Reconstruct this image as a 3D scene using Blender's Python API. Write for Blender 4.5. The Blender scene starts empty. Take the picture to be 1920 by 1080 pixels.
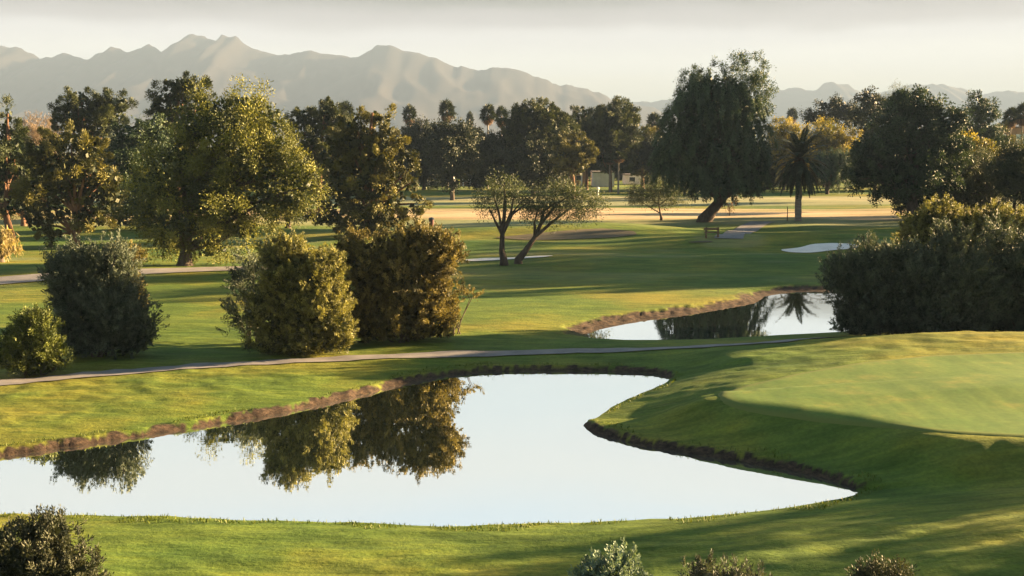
import bpy, math, random
import numpy as np
from mathutils import Vector

R = math.radians
# ------------------------------------------------------------------ camera
FPX = 2200.0                       # focal length in pixels of a 1920 px wide frame
CAMH = 8.0
PITCH = math.atan(260.0 / FPX)
sc = bpy.context.scene
col = sc.collection
cam_d = bpy.data.cameras.new("camera")
cam = bpy.data.objects.new("camera", cam_d)
col.objects.link(cam)
cam.location = (0, 0, CAMH)
cam.rotation_euler = (math.pi / 2 - PITCH, 0, 0)
cam_d.sensor_width = 36
cam_d.lens = 36 * FPX / 1920
cam_d.clip_start = 0.5
cam_d.clip_end = 40000
sc.camera = cam
sc.render.resolution_x, sc.render.resolution_y = 1024, 576

# ------------------------------------------------------------------ light
SUN_EL, SUN_AZ = 10.5, 20.0         # elevation; azimuth measured from +x (frame right) towards +y (away)
sd = bpy.data.lights.new("sun", 'SUN')
sun = bpy.data.objects.new("sun", sd)
col.objects.link(sun)
sd.energy = 5.0
sd.angle = R(0.6)
sd.color = (1.0, 0.68, 0.35)
sv = Vector((math.cos(R(SUN_EL)) * math.cos(R(SUN_AZ)), math.cos(R(SUN_EL)) * math.sin(R(SUN_AZ)), math.sin(R(SUN_EL))))
sun.rotation_euler = sv.to_track_quat('Z', 'Y').to_euler()
sun.location = (60, 20, 40)

w = bpy.data.worlds.new("World")
sc.world = w
w.use_nodes = True
nt = w.node_tree
nt.nodes.clear()
out = nt.nodes.new('ShaderNodeOutputWorld')
bg = nt.nodes.new('ShaderNodeBackground')
sky = nt.nodes.new('ShaderNodeTexSky')
sky.sky_type = 'NISHITA'
sky.sun_disc = False
sky.sun_elevation = R(SUN_EL)
sky.sun_rotation = R(90 - SUN_AZ)
sky.air_density = 1.0
sky.dust_density = 2.5
tc = nt.nodes.new('ShaderNodeTexCoord')
sx = nt.nodes.new('ShaderNodeSeparateXYZ')
rp = nt.nodes.new('ShaderNodeValToRGB')      # thin evening veil, by elevation; its dark band paints a vignette into the sky
mx = nt.nodes.new('ShaderNodeMix'); mx.data_type = 'RGBA'
ml = nt.nodes.new('ShaderNodeVectorMath'); ml.operation = 'SCALE'
ml.inputs['Scale'].default_value = 1.0
nt.links.new(tc.outputs['Generated'], sx.inputs[0])
mp = nt.nodes.new('ShaderNodeMath'); mp.operation = 'MULTIPLY_ADD'
mp.inputs[1].default_value = 1.0; mp.inputs[2].default_value = 0.0
nz = nt.nodes.new('ShaderNodeTexNoise'); nz.inputs['Scale'].default_value = 6.0
nz.inputs['Detail'].default_value = 5
mpn = nt.nodes.new('ShaderNodeMapping'); mpn.inputs['Scale'].default_value = (1, 1, 5)
nt.links.new(tc.outputs['Generated'], mpn.inputs['Vector'])
nt.links.new(mpn.outputs[0], nz.inputs['Vector'])
ns = nt.nodes.new('ShaderNodeMath'); ns.operation = 'MULTIPLY_ADD'
ns.inputs[1].default_value = 0.03; ns.inputs[2].default_value = -0.015
nt.links.new(nz.outputs['Fac'], ns.inputs[0])
nt.links.new(sx.outputs[2], mp.inputs[0])
nt.links.new(ns.outputs[0], mp.inputs[2])
nt.links.new(mp.outputs[0], rp.inputs[0])
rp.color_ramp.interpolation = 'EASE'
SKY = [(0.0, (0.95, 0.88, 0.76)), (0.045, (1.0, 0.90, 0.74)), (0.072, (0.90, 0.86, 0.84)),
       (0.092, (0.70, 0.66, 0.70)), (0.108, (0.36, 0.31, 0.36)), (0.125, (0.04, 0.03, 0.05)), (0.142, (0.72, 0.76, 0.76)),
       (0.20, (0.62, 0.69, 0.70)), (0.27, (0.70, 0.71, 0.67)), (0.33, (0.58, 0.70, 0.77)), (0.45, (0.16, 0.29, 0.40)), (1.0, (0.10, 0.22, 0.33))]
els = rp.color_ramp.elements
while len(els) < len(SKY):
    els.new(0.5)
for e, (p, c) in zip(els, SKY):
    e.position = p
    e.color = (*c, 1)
mx.inputs[0].default_value = 0.82
sk2 = nt.nodes.new('ShaderNodeVectorMath'); sk2.operation = 'SCALE'
sk2.inputs['Scale'].default_value = 0.12
nt.links.new(sky.outputs[0], sk2.inputs[0])
nt.links.new(sk2.outputs[0], mx.inputs[6])
nt.links.new(rp.outputs[0], ml.inputs[0])
nt.links.new(ml.outputs[0], mx.inputs[7])
az = nt.nodes.new('ShaderNodeMapRange'); az.interpolation_type = 'SMOOTHSTEP'   # sky dimmed behind the camera, added to deepen the shaded sides
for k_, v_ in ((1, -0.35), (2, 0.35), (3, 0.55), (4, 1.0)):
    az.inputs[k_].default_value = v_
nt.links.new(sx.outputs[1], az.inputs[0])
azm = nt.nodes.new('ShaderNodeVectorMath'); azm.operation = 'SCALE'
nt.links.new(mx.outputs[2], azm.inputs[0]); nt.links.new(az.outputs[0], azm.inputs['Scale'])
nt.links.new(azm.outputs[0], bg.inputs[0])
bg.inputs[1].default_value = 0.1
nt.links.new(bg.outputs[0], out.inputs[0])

sc.view_settings.view_transform = 'Standard'
sc.view_settings.look = 'None'
sc.view_settings.gamma = 1
sc.view_settings.exposure = 3.97
sc.render.engine = 'CYCLES'
sc.cycles.use_denoising = True
sc.cycles.max_bounces = 6
sc.cycles.volume_bounces = 0
sc.cycles.transparent_max_bounces = 8

# ------------------------------------------------------------------ helpers
rng = np.random.default_rng(7)
CP, SP = math.cos(PITCH), math.sin(PITCH)


def ray(px, py):
    a, b = (px - 960) / FPX, (540 - py) / FPX
    return np.array([a, CP + SP * b, -SP + CP * b])


def at_z(px, py, z=0.0):
    d = ray(px, py)
    t = (z - CAMH) / d[2]
    return np.array([d[0] * t, d[1] * t, z])


def at_y(px, py, Y):
    d = ray(px, py)
    t = Y / d[1]
    return np.array([d[0] * t, Y, CAMH + d[2] * t])


def lattice(ix, iy, seed):
    n = (ix * 374761393 + iy * 668265263 + seed * 974634777) & 0x7fffffff
    n = ((n ^ (n >> 13)) * 1274126177) & 0x7fffffff
    n = (n ^ (n >> 16)) & 0xffff
    return n / 65535.0


def vnoise(x, y, seed=0):
    x = np.asarray(x, float); y = np.asarray(y, float)
    ix = np.floor(x).astype(np.int64); iy = np.floor(y).astype(np.int64)
    fx, fy = x - ix, y - iy
    fx = fx * fx * (3 - 2 * fx); fy = fy * fy * (3 - 2 * fy)
    a = lattice(ix, iy, seed); b = lattice(ix + 1, iy, seed)
    c = lattice(ix, iy + 1, seed); d = lattice(ix + 1, iy + 1, seed)
    return (a * (1 - fx) + b * fx) * (1 - fy) + (c * (1 - fx) + d * fx) * fy - 0.5


def sstep(a, b, x):
    t = np.clip((x - a) / (b - a), 0, 1)
    return t * t * (3 - 2 * t)


def make_mesh(name, V, F, mats, parent=None, attrs=None, smooth=False, mi=None, loc=None):
    me = bpy.data.meshes.new(name)
    V = np.asarray(V, np.float32); F = np.asarray(F, np.int32)
    k = F.shape[1]
    me.vertices.add(len(V)); me.vertices.foreach_set('co', V.ravel())
    me.loops.add(F.size); me.loops.foreach_set('vertex_index', F.ravel())
    me.polygons.add(len(F))
    me.polygons.foreach_set('loop_start', np.arange(0, F.size, k, dtype=np.int32))
    me.polygons.foreach_set('loop_total', np.full(len(F), k, np.int32))
    me.polygons.foreach_set('use_smooth', np.full(len(F), smooth))
    if not isinstance(mats, (list, tuple)):
        mats = [mats]
    for m in mats:
        me.materials.append(m)
    if mi is not None:
        me.polygons.foreach_set('material_index', np.asarray(mi, np.int32))
    for an, arr in (attrs or {}).items():
        at = me.attributes.new(an, 'FLOAT', 'POINT')
        at.data.foreach_set('value', np.asarray(arr, np.float32))
    me.update(calc_edges=True)
    o = bpy.data.objects.new(name, me)
    col.objects.link(o)
    if parent is not None:
        o.parent = parent
    if loc is not None:
        o.location = loc
    return o


def tag(o, label=None, cat=None, group=None, kind=None):
    if label: o['label'] = label
    if cat: o['category'] = cat
    if group: o['group'] = group
    if kind: o['kind'] = kind
    return o


def empty(name, loc, label, cat, group=None):
    o = bpy.data.objects.new(name, None)
    o.empty_display_size = 0.3
    o.location = tuple(float(v) for v in loc)
    col.objects.link(o)
    return tag(o, label, cat, group)


def copy_tree(o, parent=None):
    c = o.copy(); col.objects.link(c)
    if parent is not None: c.parent = parent
    for ch in list(o.children):
        copy_tree(ch, c)
    return c


class MB:
    def __init__(s): s.V = []; s.F = []
    def quad_add(s, V, F):
        n = len(s.V); s.V += [tuple(v) for v in V]
        s.F += [tuple(n + i for i in f) for f in F]
    def box(s, c, d, rz=0.0):
        cx, cy, cz = c; hx, hy, hz = d[0] / 2, d[1] / 2, d[2] / 2
        P = []
        for sz in (-1, 1):
            for (ax, ay) in ((-1, -1), (1, -1), (1, 1), (-1, 1)):
                x, y = ax * hx, ay * hy
                P.append((cx + x * math.cos(rz) - y * math.sin(rz), cy + x * math.sin(rz) + y * math.cos(rz), cz + sz * hz))
        s.quad_add(P, [(3, 2, 1, 0), (4, 5, 6, 7), (0, 1, 5, 4), (1, 2, 6, 5), (2, 3, 7, 6), (3, 0, 4, 7)])
    def tube(s, pts, rad, n=8, jag=0.0, seed=0):
        rg = np.random.default_rng(seed)
        pts = [np.array(p, float) for p in pts]
        base = len(s.V)
        for i, p in enumerate(pts):
            t = pts[min(i + 1, len(pts) - 1)] - pts[max(i - 1, 0)]
            t /= (np.linalg.norm(t) + 1e-9)
            a = np.cross(t, (0.3, 1, 0.1)); a /= np.linalg.norm(a) + 1e-9
            b = np.cross(t, a)
            for k in range(n):
                q = 2 * math.pi * k / n
                r = rad[i] * (1 + jag * (rg.random() - 0.5))
                s.V.append(tuple(p + a * r * math.cos(q) + b * r * math.sin(q)))
        for i in range(len(pts) - 1):
            for k in range(n):
                k2 = (k + 1) % n
                s.F.append((base + i * n + k, base + i * n + k2, base + (i + 1) * n + k2, base + (i + 1) * n + k))
    def build(s, name, mat, parent=None, loc=None, smooth=False):
        return make_mesh(name, s.V, s.F, mat, parent, smooth=smooth, loc=loc)


# ------------------------------------------------------------------ materials
def new_mat(name):
    m = bpy.data.materials.new(name); m.use_nodes = True
    n = m.node_tree; n.nodes.clear()
    o = n.nodes.new('ShaderNodeOutputMaterial')
    return m, n, o


def N(nt_, kind, **kw):
    nd = nt_.nodes.new(kind)
    for k, v in kw.items():
        if k == 'inp':
            for kk, vv in v.items(): nd.inputs[kk].default_value = vv
        else: setattr(nd, k, v)
    return nd


def mixc(n, a, b, fac, mode='MIX'):
    m = n.nodes.new('ShaderNodeMix'); m.data_type = 'RGBA'; m.blend_type = mode
    for s, v in ((0, fac), (6, a), (7, b)):
        if hasattr(v, 'links') or hasattr(v, 'is_output'): n.links.new(v, m.inputs[s])
        elif s == 0: m.inputs[0].default_value = v
        else: m.inputs[s].default_value = (*v, 1) if len(v) == 3 else v
    return m.outputs[2]


def ramp(n, fac, stops):
    r = n.nodes.new('ShaderNodeValToRGB')
    e = r.color_ramp.elements
    while len(e) < len(stops): e.new(0.5)
    for x, (p, c) in zip(e, stops):
        x.position = p; x.color = (*c, 1) if len(c) == 3 else c
    n.links.new(fac, r.inputs[0])
    return r.outputs[0]


def noise(n, scale, detail=4, rough=0.55, vec=None, stretch=None):
    nd = n.nodes.new('ShaderNodeTexNoise')
    nd.inputs['Scale'].default_value = scale
    nd.inputs['Detail'].default_value = detail
    nd.inputs['Roughness'].default_value = rough
    g = n.nodes.new('ShaderNodeNewGeometry')
    v = g.outputs['Position']
    if stretch:
        mp_ = n.nodes.new('ShaderNodeMapping'); mp_.inputs['Scale'].default_value = stretch
        n.links.new(v, mp_.inputs['Vector']); v = mp_.outputs[0]
    n.links.new(v, nd.inputs['Vector'])
    return nd.outputs['Fac']


def leaf_mat(name, dark, light, trans=0.3, rough=0.6):
    m, n, o = new_mat(name)
    at = N(n, 'ShaderNodeAttribute', attribute_name='tone')
    c = mixc(n, dark, light, at.outputs['Fac'])
    d = N(n, 'ShaderNodeBsdfPrincipled', inp={'Roughness': rough, 'Specular IOR Level': 0.25})
    t = N(n, 'ShaderNodeBsdfTranslucent')
    n.links.new(c, d.inputs['Base Color'])
    c2 = mixc(n, c, (1.3, 1.25, 0.5), 1.0, 'MULTIPLY')
    n.links.new(c2, t.inputs['Color'])
    mx_ = N(n, 'ShaderNodeMixShader', inp={0: trans})
    n.links.new(d.outputs[0], mx_.inputs[1]); n.links.new(t.outputs[0], mx_.inputs[2])
    n.links.new(mx_.outputs[0], o.inputs[0])
    return m


def plain_mat(name, ca, cb, scale=3.0, rough=0.85, bump=0.3, stretch=None, bdist=0.03):
    m, n, o = new_mat(name)
    nf = noise(n, scale, 6, 0.6, stretch=stretch)
    c = ramp(n, nf, [(0.3, ca), (0.7, cb)])
    d = N(n, 'ShaderNodeBsdfPrincipled', inp={'Roughness': rough, 'Specular IOR Level': 0.2})
    n.links.new(c, d.inputs['Base Color'])
    if bump:
        b = N(n, 'ShaderNodeBump', inp={'Strength': bump, 'Distance': bdist})
        n.links.new(nf, b.inputs['Height']); n.links.new(b.outputs[0], d.inputs['Normal'])
    n.links.new(d.outputs[0], o.inputs[0])
    return m


M = {}
M['pine'] = leaf_mat('pine_needles', (0.013, 0.026, 0.011), (0.080, 0.095, 0.028), 0.12)
M['pine_sunlit'] = leaf_mat('pine_needles_sunlit', (0.013, 0.023, 0.010), (0.205, 0.19, 0.050), 0.15)  # pine needles again, with the sun's gold put into the colour
M['dark'] = leaf_mat('dark_leaves', (0.014, 0.032, 0.019), (0.070, 0.105, 0.048), 0.12)
M['belt'] = leaf_mat('belt_leaves', (0.010, 0.020, 0.011), (0.050, 0.060, 0.024), 0.10)
M['mesquite'] = leaf_mat('mesquite_leaves', (0.014, 0.030, 0.013), (0.245, 0.25, 0.045), 0.18)
M['feather'] = leaf_mat('feathery_leaves', (0.030, 0.045, 0.028), (0.100, 0.120, 0.065), 0.25)
M['weep'] = leaf_mat('weeping_leaves', (0.018, 0.040, 0.024), (0.090, 0.135, 0.065), 0.14)
M['olive'] = leaf_mat('olive_leaves', (0.028, 0.042, 0.024), (0.095, 0.110, 0.055), 0.2)
M['gum'] = leaf_mat('gum_leaves', (0.03, 0.05, 0.042), (0.08, 0.10, 0.08), 0.2)
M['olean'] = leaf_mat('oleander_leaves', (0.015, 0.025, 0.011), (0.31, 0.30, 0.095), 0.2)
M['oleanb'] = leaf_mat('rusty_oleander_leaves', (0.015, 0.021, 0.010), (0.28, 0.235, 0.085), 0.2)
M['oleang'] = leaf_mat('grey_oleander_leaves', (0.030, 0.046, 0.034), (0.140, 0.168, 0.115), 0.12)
M['brown'] = leaf_mat('brown_green_leaves', (0.022, 0.032, 0.020), (0.088, 0.094, 0.056), 0.12)
M['yellow'] = leaf_mat('sunlit_yellow_leaves', (0.05, 0.06, 0.015), (0.34, 0.28, 0.06), 0.35)  # sunlight on the shaded trees put into a brighter leaf colour
M['leafy'] = leaf_mat('deep_green_leaves', (0.012, 0.026, 0.009), (0.17, 0.20, 0.045), 0.15)
M['sage'] = leaf_mat('silver_leaves', (0.07, 0.11, 0.08), (0.25, 0.33, 0.25), 0.15)
M['greybush'] = leaf_mat('grey_twig_leaves', (0.035, 0.045, 0.035), (0.11, 0.125, 0.10), 0.15)
M['bare'] = leaf_mat('bare_twigs', (0.12, 0.09, 0.06), (0.28, 0.21, 0.14), 0.1)
M['rust'] = leaf_mat('rust_leaves', (0.06, 0.03, 0.015), (0.17, 0.09, 0.035), 0.2)
M['straw'] = leaf_mat('straw_fronds', (0.16, 0.13, 0.06), (0.42, 0.35, 0.17), 0.3)
M['skirt'] = leaf_mat('dead_fronds', (0.07, 0.042, 0.024), (0.24, 0.14, 0.075), 0.15)
M['palm'] = leaf_mat('palm_fronds', (0.010, 0.020, 0.011), (0.050, 0.065, 0.030), 0.12)
M['grassb'] = leaf_mat('grass_blades', (0.045, 0.080, 0.012), (0.115, 0.140, 0.020), 0.25)
M['bark'] = plain_mat('bark', (0.045, 0.035, 0.028), (0.12, 0.095, 0.075), 5, 0.95, 0.8, (1, 1, 0.25))
M['barkr'] = plain_mat('red_bark', (0.10, 0.055, 0.035), (0.24, 0.14, 0.09), 5, 0.95, 0.8, (1, 1, 0.25))
M['palmbark'] = plain_mat('palm_bark', (0.17, 0.15, 0.13), (0.34, 0.30, 0.26), 4, 0.95, 0.8, (0.3, 0.3, 3))
M['concrete'] = plain_mat('path_concrete', (0.15, 0.145, 0.15), (0.24, 0.225, 0.22), 1.2, 0.9, 0.2)
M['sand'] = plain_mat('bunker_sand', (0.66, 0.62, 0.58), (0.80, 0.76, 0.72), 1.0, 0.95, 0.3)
M['shadesand'] = plain_mat('shaded_sand', (0.075, 0.065, 0.04), (0.13, 0.105, 0.065), 0.6, 0.95, 0.3)  # bunker sand in shade, the dark put into its colour
M['stucco'] = plain_mat('white_stucco', (0.52, 0.50, 0.47), (0.66, 0.64, 0.60), 1.5, 0.9, 0.1)
M['tanwall'] = plain_mat('tan_stucco', (0.30, 0.20, 0.13), (0.40, 0.28, 0.18), 1.5, 0.9, 0.1)
M['roofm'] = plain_mat('roof_shingle', (0.13, 0.11, 0.10), (0.26, 0.23, 0.21), 4, 0.9, 0.3)
M['glassd'] = plain_mat('dark_glass', (0.02, 0.025, 0.03), (0.05, 0.06, 0.07), 0.6, 0.15, 0)
M['glassb'] = plain_mat('pale_blue_glass', (0.35, 0.55, 0.62), (0.45, 0.62, 0.68), 0.6, 0.3, 0)
M['whitep'] = plain_mat('white_paint', (0.74, 0.74, 0.72), (0.82, 0.82, 0.80), 3, 0.5, 0)
M['wood'] = plain_mat('weathered_wood', (0.12, 0.08, 0.05), (0.24, 0.16, 0.10), 8, 0.85, 0.4)
M['binred'] = plain_mat('dark_red_plastic', (0.06, 0.02, 0.016), (0.09, 0.03, 0.02), 3, 0.5, 0)
M['canvas'] = plain_mat('white_canvas', (0.6, 0.62, 0.62), (0.72, 0.74, 0.74), 3, 0.8, 0)


def water_mat():
    m, n, o = new_mat('still_water')
    g = N(n, 'ShaderNodeBsdfGlossy', inp={'Color': (0.96, 0.98, 1.0, 1), 'Roughness': 0.012})
    d = N(n, 'ShaderNodeBsdfDiffuse', inp={'Color': (0.03, 0.045, 0.03, 1)})
    s = N(n, 'ShaderNodeMixShader', inp={0: 0.10})
    nf = noise(n, 1.1, 3, 0.5, stretch=(0.5, 1.5, 1))
    b = N(n, 'ShaderNodeBump', inp={'Strength': 0.05, 'Distance': 0.02})
    n.links.new(nf, b.inputs['Height']); n.links.new(b.outputs[0], g.inputs['Normal'])
    n.links.new(g.outputs[0], s.inputs[1]); n.links.new(d.outputs[0], s.inputs[2])
    n.links.new(s.outputs[0], o.inputs[0])
    return m


def ground_mat():
    m, n, o = new_mat('fairway_ground')
    def A(nm): return N(n, 'ShaderNodeAttribute', attribute_name=nm).outputs['Fac']
    big = noise(n, 0.09, 5, 0.6)
    mid = noise(n, 0.7, 5, 0.65, stretch=(0.6, 1.4, 1))
    fine = noise(n, 9.0, 5, 0.7)
    g1 = ramp(n, big, [(0.28, (0.050, 0.112, 0.022)), (0.48, (0.098, 0.145, 0.024)), (0.68, (0.215, 0.190, 0.032))])
    g2 = ramp(n, mid, [(0.30, (0.55, 0.60, 0.50)), (0.52, (1, 1, 1)), (0.75, (1.45, 1.30, 1.2))])
    g = mixc(n, g1, g2, 0.8, 'MULTIPLY')
    g3 = ramp(n, fine, [(0.30, (0.60, 0.62, 0.55)), (0.70, (1.35, 1.32, 1.3))])
    g = mixc(n, g, g3, 0.75, 'MULTIPLY')
    st = ramp(n, noise(n, 1.0, 4, 0.6, stretch=(0.35, 3.2, 1)), [(0.32, (0.62, 0.70, 0.62)), (0.5, (1, 1, 1)), (0.7, (1.35, 1.22, 1.0))])  # mowing streaks, with raking light and long shadows put into the colour
    g = mixc(n, g, st, 0.8, 'MULTIPLY')
    # dry winter turf
    dr = ramp(n, noise(n, 0.12, 5, 0.6, stretch=(0.25, 1.2, 1)), [(0.30, (0.26, 0.20, 0.11)), (0.5, (0.42, 0.31, 0.18)), (0.75, (0.58, 0.43, 0.28))])
    c = mixc(n, g, dr, A('dry'))
    gr = ramp(n, noise(n, 0.12, 5, 0.6, stretch=(0.25, 1.2, 1)), [(0.30, (0.20, 0.21, 0.11)), (0.7, (0.34, 0.33, 0.20))])
    c = mixc(n, c, gr, A('worn'))
    # bare mud at the waterline
    mudn = noise(n, 3.6, 8, 0.75, stretch=(1, 1, 2.5))
    md = ramp(n, mudn, [(0.36, (0.012, 0.009, 0.007)), (0.5, (0.042, 0.030, 0.022)), (0.68, (0.105, 0.070, 0.046))])
    c = mixc(n, c, md, A('mud'))
    d = N(n, 'ShaderNodeBsdfPrincipled', inp={'Roughness': 0.9, 'Specular IOR Level': 0.12})
    n.links.new(c, d.inputs['Base Color'])
    b0 = N(n, 'ShaderNodeBump', inp={'Strength': 0.6, 'Distance': 0.10})
    n.links.new(noise(n, 1.6, 5, 0.6, stretch=(0.5, 1.6, 1)), b0.inputs['Height'])
    b1 = N(n, 'ShaderNodeBump', inp={'Strength': 0.7, 'Distance': 0.03})
    n.links.new(fine, b1.inputs['Height']); n.links.new(b0.outputs[0], b1.inputs['Normal'])
    n.links.new(b1.outputs[0], d.inputs['Normal'])
    n.links.new(d.outputs[0], o.inputs[0])
    return m


def green_mat():
    m, n, o = new_mat('putting_green_turf')
    fine = noise(n, 6.0, 5, 0.6)
    blot = noise(n, 0.8, 5, 0.6)
    c = ramp(n, blot, [(0.30, (0.068, 0.132, 0.026)), (0.55, (0.098, 0.155, 0.032)), (0.75, (0.17, 0.185, 0.042))])
    c = mixc(n, c, ramp(n, fine, [(0.3, (0.8, 0.82, 0.78)), (0.7, (1.2, 1.2, 1.2))]), 0.7, 'MULTIPLY')
    at = N(n, 'ShaderNodeAttribute', attribute_name='fringe').outputs['Fac']
    st = ramp(n, noise(n, 1.0, 3, 0.5, stretch=(1.6, 0.12, 1)), [(0.38, (0.80, 0.86, 0.80)), (0.62, (1.18, 1.12, 1.05))])
    c = mixc(n, c, st, 0.8, 'MULTIPLY')
    c = mixc(n, c, (0.125, 0.150, 0.035), at)
    d = N(n, 'ShaderNodeBsdfPrincipled', inp={'Roughness': 0.85, 'Specular IOR Level': 0.15})
    n.links.new(c, d.inputs['Base Color'])
    b = N(n, 'ShaderNodeBump', inp={'Strength': 0.4, 'Distance': 0.03})
    n.links.new(blot, b.inputs['Height']); n.links.new(b.outputs[0], d.inputs['Normal'])
    n.links.new(d.outputs[0], o.inputs[0])
    return m


M['water'] = water_mat(); M['ground'] = ground_mat(); M['green'] = green_mat()

# ------------------------------------------------------------------ terrain
WZ = -0.30
POND1 = [(-420, 925), (-150, 884), (0, 858), (150, 838), (300, 814), (420, 795), (520, 778), (600, 760), (660, 747), (740, 725), (800, 711), (860, 702), (950, 697), (1050, 696),
         (1150, 697), (1225, 701), (1262, 708), (1250, 716), (1205, 733), (1150, 757), (1112, 776), (1092, 786), (1083, 797), (1092, 806), (1110, 815),
         (1150, 826), (1220, 842), (1333, 859), (1420, 873), (1500, 889), (1570, 905), (1622, 920),
         (1500, 944), (1340, 963), (1180, 971), (1000, 976), (880, 980), (780, 981), (700, 975), (570, 972), (450, 969), (330, 962), (200, 960), (0, 958), (-420, 958)]
POND2 = [(1085, 633), (1093, 628), (1113, 622), (1180, 608), (1230, 600), (1280, 594), (1340, 586), (1390, 578), (1428, 570), (1447, 562), (1432, 556), (1450, 551), (1500, 549),
         (1563, 547), (1650, 545), (1720, 560), (1700, 600), (1600, 618), (1570, 621), (1410, 631), (1250, 636), (1160, 637)]


def densify(poly, step, jag, seed):
    P = np.array(poly); outp = []
    for i in range(len(P)):
        a, b = P[i], P[(i + 1) % len(P)]
        k = max(1, int(np.linalg.norm(b - a) / step))
        for j in range(k):
            outp.append(a + (b - a) * j / k)
    Q = np.array(outp)
    rg = np.random.default_rng(seed)
    for _ in range(2):
        Q = (np.roll(Q, 1, 0) + 2 * Q + np.roll(Q, -1, 0)) / 4
    Q = Q + (rg.random(Q.shape) - 0.5) * jag
    return Q


P1 = densify([at_z(x, y, WZ)[:2] for x, y in POND1], 0.45, 0.13, 1)
P2 = densify([at_z(x, y, WZ)[:2] for x, y in POND2], 1.5, 0.4, 2)


def poly_sd(x, y, P):
    """signed distance (positive outside) and unit y of the direction from the shore to the point"""
    sh = x.shape
    x = x.ravel(); y = y.ravel()
    best = np.full(x.shape, 1e18); by = np.zeros(x.shape)
    inside = np.zeros(x.shape, bool)
    for i in range(len(P)):
        a, b = P[i], P[(i + 1) % len(P)]
        d = b - a
        t = np.clip(((x - a[0]) * d[0] + (y - a[1]) * d[1]) / (d @ d + 1e-12), 0, 1)
        ex, ey = x - (a[0] + t * d[0]), y - (a[1] + t * d[1])
        q = ex * ex + ey * ey
        m = q < best
        best[m] = q[m]; by[m] = ey[m]
        if a[1] != b[1]:
            c = ((a[1] > y) != (b[1] > y)) & (x < (b[0] - a[0]) * (y - a[1]) / (b[1] - a[1]) + a[0])
            inside ^= c
    s = np.sqrt(best)
    dy = by / (s + 1e-9)
    sd_ = np.where(inside, -s, s)
    return sd_.reshape(sh), dy.reshape(sh)


def bump(x, y, cx, cy, rx, ry, h, rot=0.0):
    c, s = math.cos(rot), math.sin(rot)
    u = ((x - cx) * c + (y - cy) * s) / rx; v = (-(x - cx) * s + (y - cy) * c) / ry
    return h * np.exp(-(u * u + v * v))


GREEN = [(1338, 748), (1345, 760), (1400, 775), (1500, 790), (1600, 800), (1750, 812), (1920, 822), (2150, 828), (2350, 790),
         (2350, 720), (2150, 672), (1920, 660), (1750, 666), (1600, 681), (1480, 703), (1400, 722), (1350, 738)]
GH = 0.70
PG = densify([at_z(x, y, GH)[:2] for x, y in GREEN], 1.0, 0.0, 1)


def base_height(x, y):
    z = np.zeros_like(x)
    near = sstep(600, 300, y)
    z += sstep(60, 40, y) * sstep(14, 20, y) * (vnoise(x / 0.9, y / 0.55, 61) * 0.085 + vnoise(x / 0.38, y / 0.30, 62) * 0.035) * sstep(0.0, 0.6, poly_sd(x, y, PG)[0])
    z += near * (vnoise(x / 14, y / 9, 3) * 0.30 * sstep(40, 60, y) + vnoise(x / 5, y / 3.2, 4) * 0.10 * (0.3 + 0.7 * sstep(85, 60, y)))
    # green mound: flat-topped
    m = (x > -5) & (x < 60) & (y > 15) & (y < 65)
    if m.any():
        g, _ = poly_sd(x[m], y[m], PG)
        wd = 2.7 + 7 * sstep(35, 42, y[m])
        z[m] += GH * sstep(1, 0, np.clip((g - 0.15) / wd, 0, 1)) + 0.25 * sstep(-1, -9, g)
    z += bump(x, y, 19, 45.8, 10, 2.6, 0.45)
    # near knoll in the lower right, its crest hiding the swale behind it
    z += bump(x, y, 15, 23.5, 8.5, 3.4, 0.85, 0.25)
    z += bump(x, y, 0, 108, 13, 4, 0.9) + bump(x, y, 9, 113, 9, 4, 0.9) + bump(x, y, -3, 96, 9, 3, 0.5)
    z += bump(x, y, 24, 100, 14, 4, 0.8) + bump(x, y, -38, 75, 18, 5, 0.5) + bump(x, y, 15, 84, 18, 6, 0.5)
    z -= bump(x, y, 27, 92, 8, 3, 0.35)
    return z


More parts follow.
